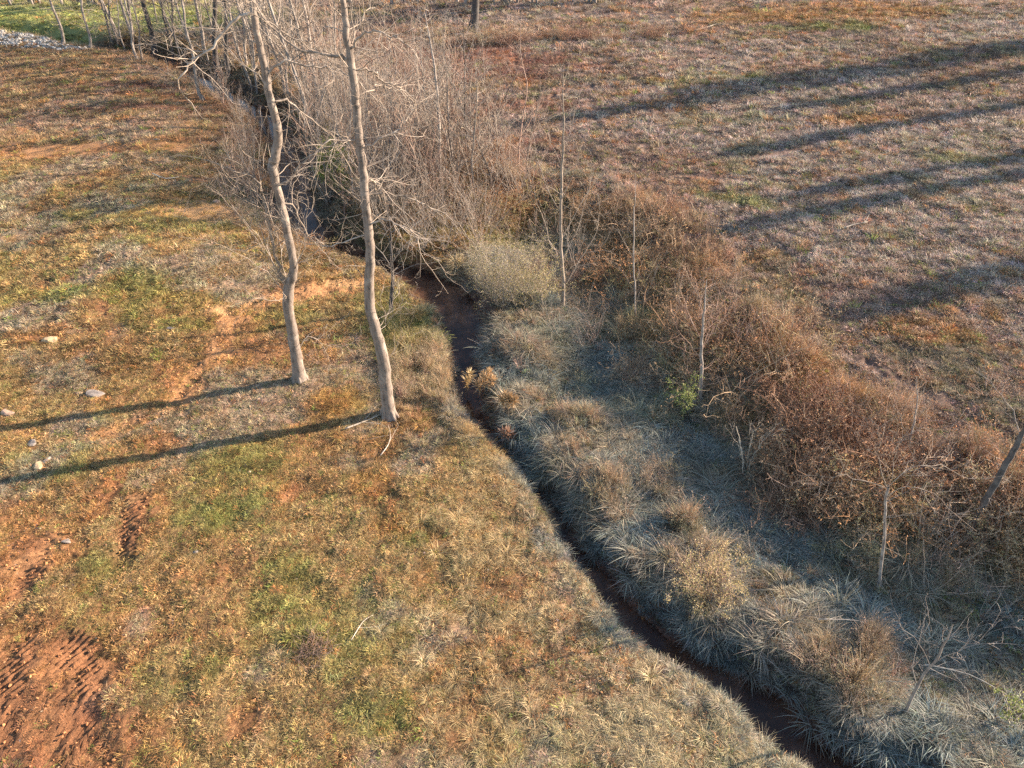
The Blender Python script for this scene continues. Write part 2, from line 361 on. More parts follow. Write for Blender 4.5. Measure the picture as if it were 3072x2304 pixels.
def stone_material(name, a, b_, scale=6):
    m, nt, out = new_mat(name); L = nt.links.new
    tc = N(nt, 'ShaderNodeTexCoord').outputs['Object']
    n1 = noise(nt, scale, 6, .65, tc); n2 = noise(nt, scale * 7, 4, .6, tc)
    c = mixc(nt, a, b_, ramp(nt, n1, [(.38, 0.0), (.62, 1.0)])); c = mixc(nt, c, ramp(nt, n2, [(.3, .6), (.6, 1.15)]), 1.0, 'MULTIPLY')
    b = N(nt, 'ShaderNodeBsdfPrincipled'); L(c, b.inputs['Base Color']); b.inputs['Roughness'].default_value = .85
    bp = N(nt, 'ShaderNodeBump'); bp.inputs['Strength'].default_value = .6; bp.inputs['Distance'].default_value = .02; L(n1, bp.inputs['Height']); L(bp.outputs[0], b.inputs['Normal'])
    L(b.outputs[0], out.inputs[0]); return m

def water_material():
    m, nt, out = new_mat('creek_water'); L = nt.links.new
    tc = N(nt, 'ShaderNodeTexCoord').outputs['Object']
    b = N(nt, 'ShaderNodeBsdfPrincipled')
    L(ramp(nt, noise(nt, 1.4, 4, .6, tc), [(.38, (.045, .026, .019)), (.52, (.10, .052, .032)), (.66, (.24, .12, .068))]), b.inputs['Base Color'])
    b.inputs['Roughness'].default_value = .06; b.inputs['IOR'].default_value = 1.33
    bp = N(nt, 'ShaderNodeBump'); bp.inputs['Strength'].default_value = .25; bp.inputs['Distance'].default_value = .01; L(noise(nt, 9, 3, .5, tc), bp.inputs['Height']); L(bp.outputs[0], b.inputs['Normal'])
    tr = N(nt, 'ShaderNodeBsdfTransparent'); tr.inputs[0].default_value = (.75, .5, .36, 1)
    mx = N(nt, 'ShaderNodeMixShader'); mx.inputs[0].default_value = .35; L(b.outputs[0], mx.inputs[1]); L(tr.outputs[0], mx.inputs[2]); L(mx.outputs[0], out.inputs[0]); return m

M_SOIL = soil_material(); M_WATER = water_material()
M_GRASS = blade_material('dry_grass_blades'); M_LEAF = blade_material('leaf_litter', .2, True, .6)
M_PLANT = blade_material('plant_leaves', .3, False, .5)
M_POPLAR = bark_material('poplar_bark', (.27, .215, .175), (.10, .078, .062), (.40, .33, .27))
M_TWIG = bark_material('pale_twig_bark', (.34, .27, .21), (.15, .115, .09), (.46, .39, .32), .6)
M_GREY = bark_material('grey_bark', (.28, .235, .20), (.13, .105, .09), (.40, .35, .30))
M_DARKB = bark_material('dark_bark', (.09, .078, .072), (.045, .04, .036), (.14, .125, .11))
M_REDTW = bark_material('reddish_twig_bark', (.36, .235, .175), (.20, .12, .09), (.46, .33, .25), .6)
M_DEAD = bark_material('bleached_wood', (.50, .42, .33), (.26, .20, .15), (.62, .55, .46))

# ------------------------------------------------------------------ object helpers
def mesh_obj(name, verts, faces, mat, parent=None, smooth=True, tone=None, link=True):
    me = bpy.data.meshes.new(name); me.from_pydata([tuple(v) for v in verts], [], faces); me.materials.append(mat)
    if smooth: me.shade_smooth()
    if tone is not None:
        at = me.color_attributes.new('tone', 'FLOAT_COLOR', 'POINT')
        t = np.ones((len(verts), 4), np.float32); t[:, :3] = tone; at.data.foreach_set('color', t.ravel())
    o = bpy.data.objects.new(name, me)
    if link: COL.objects.link(o)
    if parent is not None: o.parent = parent
    return o
def tag(o, label=None, cat=None, group=None, kind=None):
    if label: o['label'] = label
    if cat: o['category'] = cat
    if group: o['group'] = group
    if kind: o['kind'] = kind
    return o
def empty(name, loc, rz=0.0):
    o = bpy.data.objects.new(name, None); o.empty_display_size = .2; COL.objects.link(o); o.location = loc; o.rotation_euler = (0, 0, rz); return o
def copy_thing(root):
    r = root.copy(); COL.objects.link(r)
    for ch in root.children:
        c = ch.copy(); COL.objects.link(c); c.parent = r
        for g in ch.children:
            q = g.copy(); COL.objects.link(q); q.parent = c
    return r

class MB:
    def __init__(s): s.v = []; s.f = []; s.t = []
    def tube(s, pts, rad, n=3, cap=False, tone=1.0):
        pts = np.asarray(pts, float); k = len(pts)
        tan = np.gradient(pts, axis=0); tan /= np.linalg.norm(tan, axis=1)[:, None] + 1e-9
        ref = np.array([0.31, .17, .93]) if abs(tan[0][2]) < .8 else np.array([1.0, .1, 0])
        a = np.cross(tan, ref); a /= np.linalg.norm(a, axis=1)[:, None] + 1e-9; b = np.cross(tan, a)
        ang = np.arange(n) * 2 * math.pi / n
        ring = pts[:, None, :] + (a[:, None, :] * np.cos(ang)[None, :, None] + b[:, None, :] * np.sin(ang)[None, :, None]) * np.asarray(rad, float)[:, None, None]
        o = len(s.v); s.v.extend(ring.reshape(-1, 3).tolist()); s.t.extend([tone] * (k * n))
        for i in range(k - 1):
            for j in range(n):
                j2 = (j + 1) % n
                s.f.append((o + i * n + j, o + i * n + j2, o + (i + 1) * n + j2, o + (i + 1) * n + j))
        if cap: s.f.append(tuple(o + j for j in range(n))[::-1]); s.f.append(tuple(o + (k - 1) * n + j for j in range(n)))
    def blade(s, pts, w, side, tone=1.0):
        """a flat tapering leaf along pts"""
        o = len(s.v); k = len(pts)
        for i, p in enumerate(pts):
            q = w * (1 - (i / (k - 1)) ** 1.5) + .0006
            s.v.append((p[0] - side[0] * q, p[1] - side[1] * q, p[2] - side[2] * q)); s.v.append((p[0] + side[0] * q, p[1] + side[1] * q, p[2] + side[2] * q)); s.t += [tone, tone]
        for i in range(k - 1): s.f.append((o + 2 * i, o + 2 * i + 1, o + 2 * i + 3, o + 2 * i + 2))
    def leaf(s, p, dr, up, L, W, tone=1.0):
        p = np.asarray(p); dr = dr / (np.linalg.norm(dr) + 1e-9); sd = np.cross(dr, up); sd /= np.linalg.norm(sd) + 1e-9; nn = np.cross(sd, dr)
        o = len(s.v)
        for q in (p, p + dr * L * .5 + sd * W * .5 + nn * L * .08, p + dr * L, p + dr * L * .5 - sd * W * .5 + nn * L * .08): s.v.append(tuple(q)); s.t.append(tone)
        s.f.append((o, o + 1, o + 2)); s.f.append((o, o + 2, o + 3))
    def build(s, name, mat, parent=None, smooth=True, link=True):
        t = np.array([q if hasattr(q, '__len__') else (q, q, q) for q in s.t], np.float32)
        return mesh_obj(name, s.v, s.f, mat, parent, smooth, t, link)

def unit(v): return v / (np.linalg.norm(v) + 1e-9)
def grow(mb, rg, p, dr, L, r, depth, wob=.16, up=.04, step=.16, kids=.55, tone=1.0, leaves=None):
    n = max(3, int(L / step)); st = L / n; pts = [np.array(p, float)]; d = unit(np.array(dr, float)); ds = [d]
    for i in range(n):
        d = unit(d + rg.normal(0, wob, 3) + np.array([0, 0, up])); pts.append(pts[-1] + d * st); ds.append(d)
    rad = np.linspace(r, max(r * .35, .0018), n + 1)
    mb.tube(pts, rad, 5 if r > .02 else (4 if r > .01 else 3), tone=tone)
    if leaves: leaves(pts, ds)
    if depth > 0:
        for i in range(1, n + 1):
            if rg.random() < kids:
                ax = unit(np.cross(ds[i], rg.normal(0, 1, 3))); an = R(rg.uniform(28, 62))
                nd = ds[i] * math.cos(an) + ax * math.sin(an)
                grow(mb, rg, pts[i], nd, L * rg.uniform(.28, .55) * (1.1 - .5 * i / n), max(rad[i] * .6, .0022), depth - 1, wob * 1.1, up, step * .8, kids, tone, leaves)
    return pts, ds

# ------------------------------------------------------------------ the ground sheet
def axis(parts):
    out = [parts[0][0]]
    for a, b, st in parts:
        n = max(1, int(round((b - a) / st))); out += list(np.linspace(a, b, n + 1)[1:])
    return np.array(out)
gx = axis([(-700, -200, 60), (-200, -60, 9), (-60, -22, .5), (-22, -11, .16), (-11, -8.5, .08), (-8.5, -3.5, .032), (-3.5, 9, .065), (9, 20, .14), (20, 50, .5), (50, 200, 9), (200, 700, 60)])
gy = axis([(-60, 0, 6), (0, 4, .5), (4, 5.5, .1), (5.5, 10.5, .032), (10.5, 20, .075), (20, 36, .15), (36, 70, .4), (70, 200, 9), (200, 900, 60)])
GX, GY = np.meshgrid(gx, gy); DS = stream_ds(GX, GY)
GZ = height(GX, GY, DS)
tz, tm = track_field(GX, GY); GZ = GZ + tz
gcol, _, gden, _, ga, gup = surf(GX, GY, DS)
near = sm((ga - .1) / .4)
crumb = fbm(GX, GY, .16, 31, 2)
bare = np.clip(1.15 - gden, 0, 1)
GZ = GZ + near * ((crumb - .5) * (.03 + .02 * bare) + (np.abs(fbm(GX, GY, .09, 33, 2) - .5)) * -.10 * bare)
nx, ny = len(gx), len(gy)
verts = np.stack([GX, GY, GZ], -1).reshape(-1, 3)
ii = np.arange(nx * ny).reshape(ny, nx)
quads = np.stack([ii[:-1, :-1], ii[:-1, 1:], ii[1:, 1:], ii[1:, :-1]], -1).reshape(-1, 4)
me = bpy.data.meshes.new('ground'); me.vertices.add(len(verts)); me.vertices.foreach_set('co', verts.ravel().astype(np.float32))
me.loops.add(quads.size); me.loops.foreach_set('vertex_index', quads.ravel().astype(np.int32))
me.polygons.add(len(quads)); me.polygons.foreach_set('loop_start', (np.arange(len(quads)) * 4).astype(np.int32)); me.update(calc_edges=True)
me.shade_smooth(); me.materials.append(M_SOIL)
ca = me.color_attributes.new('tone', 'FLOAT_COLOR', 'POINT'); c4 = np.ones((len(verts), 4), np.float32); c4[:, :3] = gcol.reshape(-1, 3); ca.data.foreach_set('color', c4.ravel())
wa = me.attributes.new('wet', 'FLOAT', 'POINT'); wa.data.foreach_set('value', sm((.30 - ga) / .25).reshape(-1).astype(np.float32))
ground = bpy.data.objects.new('ground', me); COL.objects.link(ground); ground['kind'] = 'structure'

# the creek water: a ribbon lying level in the bed
wv, wf = [], []
for i in range(len(SP)):
    tng = unit(SP[min(i + 1, len(SP) - 1)] - SP[max(i - 1, 0)]); nn = np.array([-tng[1], tng[0]])
    for k in range(5):
        q = SP[i] + nn * (k / 2 - 1) * (SW[i] + .3); wv.append((q[0], q[1], ZW))
    if i:
        for k in range(4): a = (i - 1) * 5 + k; wf.append((a, a + 1, a + 6, a + 5))
wo = mesh_obj('creek_water', wv, wf, M_WATER); wo['kind'] = 'structure'

# ------------------------------------------------------------------ grasses and litter (uncountable): clumps scattered over the terrain
def proto_collection(name, objs):
    c = bpy.data.collections.new(name)
    for o in objs: c.objects.link(o)
    return c
def scatter(name, label_kind, pts, rot, scl, tint, idx, coll, parent=None):
    n = len(pts); me = bpy.data.meshes.new(name); me.vertices.add(n); me.vertices.foreach_set('co', np.asarray(pts, np.float32).ravel())
    a = me.attributes.new('rot', 'FLOAT_VECTOR', 'POINT'); a.data.foreach_set('vector', np.asarray(rot, np.float32).ravel())
    a = me.attributes.new('scl', 'FLOAT_VECTOR', 'POINT'); a.data.foreach_set('vector', np.asarray(scl, np.float32).ravel())
    a = me.attributes.new('idx', 'INT', 'POINT'); a.data.foreach_set('value', np.asarray(idx, np.int32))
    a = me.attributes.new('tint', 'FLOAT_COLOR', 'POINT'); t4 = np.ones((n, 4), np.float32); t4[:, :3] = tint; a.data.foreach_set('color', t4.ravel())
    o = bpy.data.objects.new(name, me); COL.objects.link(o)
    g = bpy.data.node_groups.new(name + '_scatter', 'GeometryNodeTree')
    g.interface.new_socket('Geometry', in_out='INPUT', socket_type='NodeSocketGeometry'); g.interface.new_socket('Geometry', in_out='OUTPUT', socket_type='NodeSocketGeometry')
    L = g.links.new; gi = g.nodes.new('NodeGroupInput'); go = g.nodes.new('NodeGroupOutput')
    ip = g.nodes.new('GeometryNodeInstanceOnPoints'); ci = g.nodes.new('GeometryNodeCollectionInfo')
    ci.inputs['Collection'].default_value = coll; ci.inputs['Separate Children'].default_value = True; ci.inputs['Reset Children'].default_value = True
    ip.inputs['Pick Instance'].default_value = True
    def attr(nm, ty):
        q = g.nodes.new('GeometryNodeInputNamedAttribute'); q.data_type = ty; q.inputs['Name'].default_value = nm
        return [s_ for s_ in q.outputs if s_.enabled and s_.name == 'Attribute'][0]
    L(gi.outputs[0], ip.inputs['Points']); L(ci.outputs[0], ip.inputs['Instance']); L(attr('idx', 'INT'), ip.inputs['Instance Index'])
    e2r = g.nodes.new('FunctionNodeEulerToRotation'); L(attr('rot', 'FLOAT_VECTOR'), e2r.inputs[0]); L(e2r.outputs[0], ip.inputs['Rotation'])
    L(attr('scl', 'FLOAT_VECTOR'), ip.inputs['Scale']); L(ip.outputs[0], go.inputs[0])
    md = o.modifiers.new('scatter', 'NODES'); md.node_group = g
    o['kind'] = 'stuff'; o['label'], o['category'] = label_kind
    return o

def tuft(rg, name, nb, hmin, hmax, spread, lean, arch, w, mat=M_GRASS, seed_heads=0, tone=(.55, 1.35), hue=.08):
    mb = MB()
    for i in range(nb):
        an = rg.uniform(0, 2 * math.pi); rr = spread * math.sqrt(rg.random()); h = rg.uniform(hmin, hmax)
        p = np.array([math.cos(an) * rr, math.sin(an) * rr, -.01]); ad = an + rg.normal(0, .8)
        d = unit(np.array([math.cos(ad) * lean * rg.uniform(.3, 1.4), math.sin(ad) * lean * rg.uniform(.3, 1.4), 1.0])); pts = [p]
        k = 4 if arch > .3 else 3
        for j in range(k):
            p = p + d * h / k; pts.append(p); d = unit(d + np.array([math.cos(ad) * arch, math.sin(ad) * arch, -arch * .8]) * rg.uniform(.5, 1.3))
        sa = ad + math.pi / 2 + rg.normal(0, .6); t = rg.uniform(*tone); tt = (t * (1 + rg.normal(0, hue)), t, t * (1 + rg.normal(0, hue)))
        mb.blade(pts, w * rg.uniform(.6, 1.3), np.array([math.cos(sa), math.sin(sa), rg.normal(0, .3)]), tt)
        if i < seed_heads:
            for q in range(5): mb.leaf(pts[-1] + rg.normal(0, .012, 3) - np.array([0, 0, .02 * q]), rg.normal(0, 1, 3) + np.array([0, 0, 1.]), rg.normal(0, 1, 3), .035, .010, tt)
    return mb.build(name, mat, link=False)

rg = np.random.default_rng(7)
thatch_p = [tuft(rg, 'thatch_clump', 46, .04, .12, .11, 1.6, .55, .0021) for _ in range(6)]
short_p = [tuft(rg, 'short_clump', 34, .04, .10, .06, .65, .3, .0022) for _ in range(5)]
clump_p = [tuft(rg, 'arching_clump', 84, .12, .48, .11, 1.0, .50, .0036, tone=(.3, 1.5)) for _ in range(5)]
straw_p = [tuft(rg, 'upright_clump', 34, .22, .55, .07, .35, .14, .0034, seed_heads=9) for _ in range(5)]
C_LAWN = proto_collection('lawn_clumps', thatch_p + short_p)       # 'short' sorts before 'thatch'
C_CLUMP = proto_collection('arching_clumps', clump_p); C_STRAW = proto_collection('upright_clumps', straw_p)

def sample_ground(n, ymin, ymax, rgn, margin=1.12):
    y = np.sqrt(rgn.uniform(ymin ** 2, ymax ** 2, n))
    hwid = 1.0 + margin * 1536 / FPX * np.hypot(y, CAM_H * .9)
    x = rgn.uniform(-1, 1, n) * hwid
    return x, y
def scatter_zone(n, ymin, ymax, rgn):
    return sample_ground(n, ymin, ymax, rgn)

X = []; Y = []; SC = []
for n, y0, y1, sc in ((170000, 4.0, 14, .80), (120000, 14, 27, 1.35), (90000, 27, 48, 2.0), (50000, 48, 85, 3.0)):
    x, y = scatter_zone(n, y0, y1, rg); X.append(x); Y.append(y); SC.append(np.full(n, sc))
X = np.concatenate(X); Y = np.concatenate(Y); SC = np.concatenate(SC)
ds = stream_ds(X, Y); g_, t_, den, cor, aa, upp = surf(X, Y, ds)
keep = (rg.random(len(X)) < den * (.35 + 1.0 * fbm(X, Y, .5, 19, 3))) & (aa > .02)
X, Y, SC, t_, cor, aa, upp = X[keep], Y[keep], SC[keep], t_[keep], cor[keep], aa[keep], upp[keep]; ds = (ds[0][keep], ds[1][keep])
Z = height(X, Y, ds) - .005
n = len(X)
lum = np.clip(rg.normal(1.04, .30, n), .35, 1.8)[:, None]; hue = 1 + rg.normal(0, .06, (n, 3))
dk = (rg.random(n) < .22 + .3 * sm((fbm(X, Y, .3, 20, 2) - .55) / .15))[:, None]; t_ = np.where(dk, t_ * .36, t_)
gr = (rg.random(n) < .05)[:, None]; t_ = np.where(gr, GREEN * 1.1, t_)
rt = (rg.random(n) < .06)[:, None]; t_ = np.where(rt, RUST, t_)
tint = np.clip(t_ * lum * hue, .01, .9)
scl = SC * np.clip(rg.normal(1, .28, n), .5, 2.0); zz = scl * np.where(ds[0] > 5, 1.15, .95) * (.7 + .6 * rg.random(n))
idx = np.where(rg.random(n) < .35, rg.integers(0, 5, n), rg.integers(5, 11, n))
scatter('dry_grass', ('short dry straw coloured grass and thatch covering both fields', 'grass'), np.stack([X, Y, Z], 1),
        np.stack([rg.normal(0, .12, n), rg.normal(0, .12, n), rg.uniform(0, 6.28, n)], 1), np.stack([scl, scl, zz], 1), tint, idx, C_LAWN)

def corridor_points(n, s0, s1, d0, d1, rgn):
    """points given by arc length and signed offset from the creek's edge"""
    s = rgn.uniform(s0, s1, n); d = rgn.uniform(d0, d1, n)
    px_ = np.interp(s, SL, SP[:, 0]); py_ = np.interp(s, SL, SP[:, 1])
    tx = np.interp(s + .3, SL, SP[:, 0]) - np.interp(s - .3, SL, SP[:, 0]); ty = np.interp(s + .3, SL, SP[:, 1]) - np.interp(s - .3, SL, SP[:, 1])
    q = np.hypot(tx, ty); hw = np.interp(s, SL, SW) * np.sign(d)
    return px_ - ty / q * (d + hw), py_ + tx / q * (d + hw)

S_END = SL[(2 + 31) * 3]
# arching fescue clumps in the wet ground
x1, y1 = corridor_points(6500, S_POOL + 1.5, S_END + 2, .02, 4.9, rg); x2, y2 = corridor_points(700, S_POOL + 3.5, S_END + 2, -.6, -.08, rg)
X = np.concatenate([x1, x2]); Y = np.concatenate([y1, y2]); ds = stream_ds(X, Y); _, t_, _, _, aa, _ = surf(X, Y, ds)
k = (aa > .03) & (rg.random(len(X)) < .12 + .95 * sm((fbm(X, Y, .8, 87, 3) - .38) / .2)); X, Y, t_, aa = X[k], Y[k], t_[k], aa[k]; ds = (ds[0][k], ds[1][k]); n = len(X)
Z = height(X, Y, ds); scl = np.clip(rg.normal(.8, .28, n), .3, 1.5) * np.where(ds[0] < 0, .6, 1.0)
t_ = np.where((rg.random(n) < .25)[:, None], t_ * .5, t_)
tint = np.clip((t_ * .7 + FESCUE * .3) * np.clip(rg.normal(1, .2, n), .5, 1.5)[:, None], .02, .8)
scatter('creek_side_grass', ('pale grey green arching grass clumps lining the creek', 'grass'), np.stack([X, Y, Z], 1), np.stack([rg.normal(0, .15, n), rg.normal(0, .15, n), rg.uniform(0, 6.28, n)], 1),
        np.stack([scl, scl, scl * rg.uniform(.45, .95, n)], 1), tint, rg.integers(0, 5, n), C_CLUMP)
# upright tan grass on the mounds, the bank and round the trees
x1, y1 = corridor_points(6000, S_POOL, S_END + 2, .3, 4.2, rg); x2, y2 = corridor_points(2800, S_POOL - 6, S_END + 2, 4.4, 7.6, rg)
x3, y3 = corridor_points(900, S_POOL + 4, S_POOL + 9, -1.6, -.1, rg); x4, y4 = corridor_points(1800, 60, S_POOL, -2.2, 5, rg)
X = np.concatenate([x1, x2, x3, x4]); Y = np.concatenate([y1, y2, y3, y4]); ds = stream_ds(X, Y); _, t_, _, _, aa, upp = surf(X, Y, ds)
f_ = fbm(X, Y, 1.3, 97, 3); hk_ = humps(X, Y); k = (aa > .12) & (rg.random(len(X)) < np.where((ds[0] > 0) & (aa < 3.6) & (ds[1] > S_POOL + 1), .04 + hk_, sm((f_ - .46) / .08))); X, Y, t_, f_ = X[k], Y[k], t_[k], f_[k]; ds = (ds[0][k], ds[1][k]); n = len(X)
Z = height(X, Y, ds); scl = np.clip(rg.normal(.9, .25, n), .35, 1.5) * (.6 + .6 * sm((f_ - .44) / .2)) * np.where(ds[0] < 0, .55, np.where(ds[0] < 4, .72, .85))
tan = np.array([.42, .29, .17]); tint = np.clip((t_ * .5 + tan * .5) * np.clip(rg.normal(1, .2, n), .5, 1.5)[:, None] * (1 + rg.normal(0, .06, (n, 3))), .02, .8)
scatter('tall_tan_grass', ('tall tan seed heads standing on the mounds beside the creek', 'tall grass'), np.stack([X, Y, Z], 1), np.stack([rg.normal(0, .15, n), rg.normal(0, .15, n), rg.uniform(0, 6.28, n)], 1),
        np.stack([scl, scl, scl], 1), tint, rg.integers(0, 5, n), C_STRAW)

# pale tussocks in the mown grass of the left bank, golden ones round the tall trees
x1 = rg.uniform(-2.2, 6, 3800); y1 = rg.uniform(3.5, 12, 3800); x2 = rg.uniform(-6.5, -.5, 1500); y2 = rg.uniform(11, 17, 1500)
X = np.concatenate([x1, x2]); Y = np.concatenate([y1, y2]); ds = stream_ds(X, Y); _, t_, dn_, _, aa, _ = surf(X, Y, ds)
k = (ds[0] < 0) & (aa > .15) & (rg.random(len(X)) < sm((fbm(X, Y, .7, 151, 3) - .40) / .15) * sm((dn_ - .4) / .3) * sm((X + 2.4 + (Y > 10.5) * 3) / 2.0) * np.where(Y > 10.5, .6, 1)); X, Y, t_ = X[k], Y[k], t_[k]; ds = (ds[0][k], ds[1][k]); n = len(X)
tint = np.clip((t_ * .5 + np.where((Y > 10.8)[:, None], GOLD * .9, np.array([.52, .41, .22])) * .5) * np.clip(rg.normal(1, .22, n), .5, 1.6)[:, None], .02, .85); scl = np.clip(rg.normal(.42, .12, n), .2, .8) * np.where(Y > 10.8, 1.15, 1.0)
scatter('grass_tussocks', ('pale straw tussocks dotting the left bank and the feet of the tall trees', 'grass'), np.stack([X, Y, height(X, Y, ds)], 1), np.stack([rg.normal(0, .15, n), rg.normal(0, .15, n), rg.uniform(0, 6.28, n)], 1), np.stack([scl, scl, scl], 1), tint, rg.integers(0, 5, n), C_CLUMP)
# fallen leaves, straw bits, clods
def leafbit(rgn):
    mb = MB()
    for i in range(3):
        mb.leaf(rgn.normal(0, .03, 3) * (1, 1, .3) + (0, 0, .02), rgn.normal(0, 1, 3) * (1, 1, .4), np.array([0, 0, 1.]) + rgn.normal(0, .4, 3), rgn.uniform(.03, .065), rgn.uniform(.018, .035), rgn.uniform(.5, 1.2))
    return mb.build('leaf_bits', M_LEAF, smooth=False, link=False)
C_LEAF = proto_collection('leaf_bits', [leafbit(rg) for _ in range(5)])
x, y = scatter_zone(9000, 4, 24, rg); ds = stream_ds(x, y); _, _, _, _, aa, _ = surf(x, y, ds); k = (aa > .1) & (rg.random(len(x)) < sm((fbm(x, y, 2.5, 111, 3) - .35) / .3)); x, y = x[k], y[k]; ds = (ds[0][k], ds[1][k]); n = len(x)
pal = np.array([[.33, .17, .08], [.24, .12, .07], [.38, .28, .18], [.12, .08, .07], [.10, .075, .07]])
scatter('fallen_leaves', ('curled brown fallen leaves scattered through the grass', 'leaves'), np.stack([x, y, height(x, y, ds) + .02], 1), np.stack([rg.normal(0, .3, n), rg.normal(0, .3, n), rg.uniform(0, 6.28, n)], 1),
        np.repeat(rg.uniform(.4, 1.0, n)[:, None], 3, 1), pal[rg.integers(0, 5, n)] * rg.uniform(.7, 1.3, n)[:, None], rg.integers(0, 5, n), C_LEAF)

def rock_mesh(rgn, name, mat, dims, sub=2, amp=.18, flat=.0, link=False, facet=False):
    import bmesh
    bm = bmesh.new(); bmesh.ops.create_icosphere(bm, subdivisions=sub, radius=1.0)
    dirs = rgn.normal(0, 1, (9, 3)); dirs[0] = (.1, .1, 1); dirs /= np.linalg.norm(dirs, axis=1)[:, None]; cut = rgn.uniform(.45, .85, 9)
    for v in bm.verts:
        p = np.array(v.co)
        for dd, c in zip(dirs, cut):
            q = p @ dd
            if q > c: p = p - dd * (q - c) * .92
        p = p * (1 + amp * .3 * rgn.normal()); v.co = p * dims
    me = bpy.data.meshes.new(name); bm.to_mesh(me); bm.free(); me.materials.append(mat)
    at = me.color_attributes.new('tone', 'FLOAT_COLOR', 'POINT'); at.data.foreach_set('color', np.ones(len(me.vertices) * 4, np.float32))
    o = bpy.data.objects.new(name, me)
    if link: COL.objects.link(o)
    return o
M_CLOD = blade_material('soil_clod', 0.0, True, .95)
C_CLOD = proto_collection('clods', [rock_mesh(rg, 'clod', M_CLOD, (1, .8, .6), 1, .3) for _ in range(4)])
x, y = scatter_zone(60000, 4, 20, rg); ds = stream_ds(x, y); g_, _, den, _, aa, _ = surf(x, y, ds); k = (aa > .1) & (ds[0] < 0) & (rg.random(len(x)) < np.clip((1.1 - den) * 1.6, 0, 1))
x, y, g_ = x[k], y[k], g_[k]; ds = (ds[0][k], ds[1][k]); n = len(x); r_ = .007 + .035 * rg.random(n) ** 4
scatter('soil_clods', ('crumbled orange clay clods on the bare soil', 'clods'), np.stack([x, y, height(x, y, ds)], 1), rg.uniform(0, 6.28, (n, 3)), np.repeat(r_[:, None], 3, 1), np.clip(g_ * rg.uniform(.9, 1.9, n)[:, None], .02, .7), rg.integers(0, 4, n), C_CLOD)
# white riprap at the far left
M_RIP = blade_material('riprap_stone', 0.0, True, .8)
C_RIP = proto_collection('riprap_stones', [rock_mesh(rg, 'riprap_stone', M_RIP, (1, .8, .65), 1, .3) for _ in range(5)])
A = pix(0, 95); B = pix(0, 168); Cc = pix(225, 165); D_ = pix(110, 100)
px_, py_ = [], []
while len(px_) < 2200:
    u = rg.uniform(-220, 300); v = rg.uniform(102, 172)
    lim_t = 102 + max(0, u - 60) * .34; lim_b = 160 + u * .04
    if not (lim_t + rg.normal(0, 3) < v < lim_b + rg.normal(0, 4)) or vn(u, v * 3, 22., 7) < .38: continue
    p = at_z(u, v, .15); px_.append(p[0]); py_.append(p[1])
x, y = np.array(px_), np.array(py_); n = len(x); r_ = rg.uniform(.05, .17, n)
scatter('riprap_gravel', ('pile of white grey riprap stone at the end of the creek', 'riprap'), np.stack([x, y, height(x, y) + .03], 1), rg.uniform(0, 6.28, (n, 3)), np.repeat(r_[:, None], 3, 1), np.array([.44, .40, .35]) * rg.uniform(.3, 1.25, n)[:, None], rg.integers(0, 5, n), C_RIP)

# ------------------------------------------------------------------ bramble undergrowth (uncountable tangle)
M_BRAM = blade_material('bramble', .15, True, .7)
def bramble(rgn, ns, h, leafy, spread=.35):
    mb = MB()
    for i in range(ns):
        an = rgn.uniform(0, 6.28); p = np.array([math.cos(an), math.sin(an), 0]) * spread * rgn.random(); p[2] = -.05
        d = unit(np.array([math.cos(an) * .5 + rgn.normal(0, .4), math.sin(an) * .5 + rgn.normal(0, .4), 1.0])); L = h * rgn.uniform(.6, 1.3); k = 6; pts = [p]
        ben = rgn.uniform(.05, .35)
        for j in range(k):
            p = p + d * L / k; pts.append(p); d = unit(d + rgn.normal(0, .2, 3) + np.array([0, 0, -ben]))
        t = rgn.uniform(.5, 1.3); mb.tube(pts, np.linspace(.005, .002, k + 1), 3, tone=(t, t * .95, t * .9))
        for j in range(2, k + 1):
            for q in range(2):
                d2 = unit(rgn.normal(0, 1, 3) + np.array([0, 0, .5])); e = pts[j] + d2 * .18 * rgn.uniform(.5, 1.4); m_ = (pts[j] + e) / 2 + rgn.normal(0, .015, 3)
                mb.tube([pts[j], m_, e], [.0028, .002, .0015], 3, tone=t * .95)
                for w in range(leafy):
                    tt = rgn.uniform(.6, 1.5); mb.leaf(m_ + (e - m_) * rgn.random() + rgn.normal(0, .01, 3), rgn.normal(0, 1, 3), rgn.normal(0, 1, 3), .028 * rgn.uniform(.6, 1.4), .014, (tt * 1.05, tt * .92, tt * .75))
    return mb.build('bramble_clump', M_BRAM, smooth=False, link=False)
C_BR = proto_collection('bramble_clumps', [bramble(rg, 14, .8, 4) for _ in range(3)] + [bramble(rg, 16, .9, 1) for _ in range(3)])
x1, y1 = corridor_points(900, S_POOL - 3, S_END + 3, 4.6, 7.4, rg); x2, y2 = corridor_points(900, 75, S_POOL + 1, .5, 4.5, rg)
x3, y3 = corridor_points(500, S_POOL + 1, S_END + 1, .5, 4.4, rg); hk_ = humps(x3, y3) > .6; x3, y3 = x3[hk_], y3[hk_]; x4, y4 = corridor_points(260, S_POOL - 3, S_POOL + 5, 1.6, 5.5, rg); x5, y5 = corridor_points(480, S_END - 4.5, S_END + 3, 2.9, 6.5, rg)
p_ = np.array([at_z(u_, v_, 3.0) for u_, v_ in zip(rg.uniform(1000, 2100, 420), rg.uniform(-8, 9, 420))]); x7, y7 = p_[:, 0], p_[:, 1]  # far brambles added to stand in for the dark shade behind the ridge
x6, y6 = corridor_points(620, 75, S_POOL - 1.5, -1.8, -.25, rg); s6_ = stream_ds(x6, y6)[1]; q_ = np.abs(s6_ - SL[31]) > 1.5; x6, y6 = x6[q_], y6[q_]; x4 = np.concatenate([x4, x6, x7]); y4 = np.concatenate([y4, y6, y7])
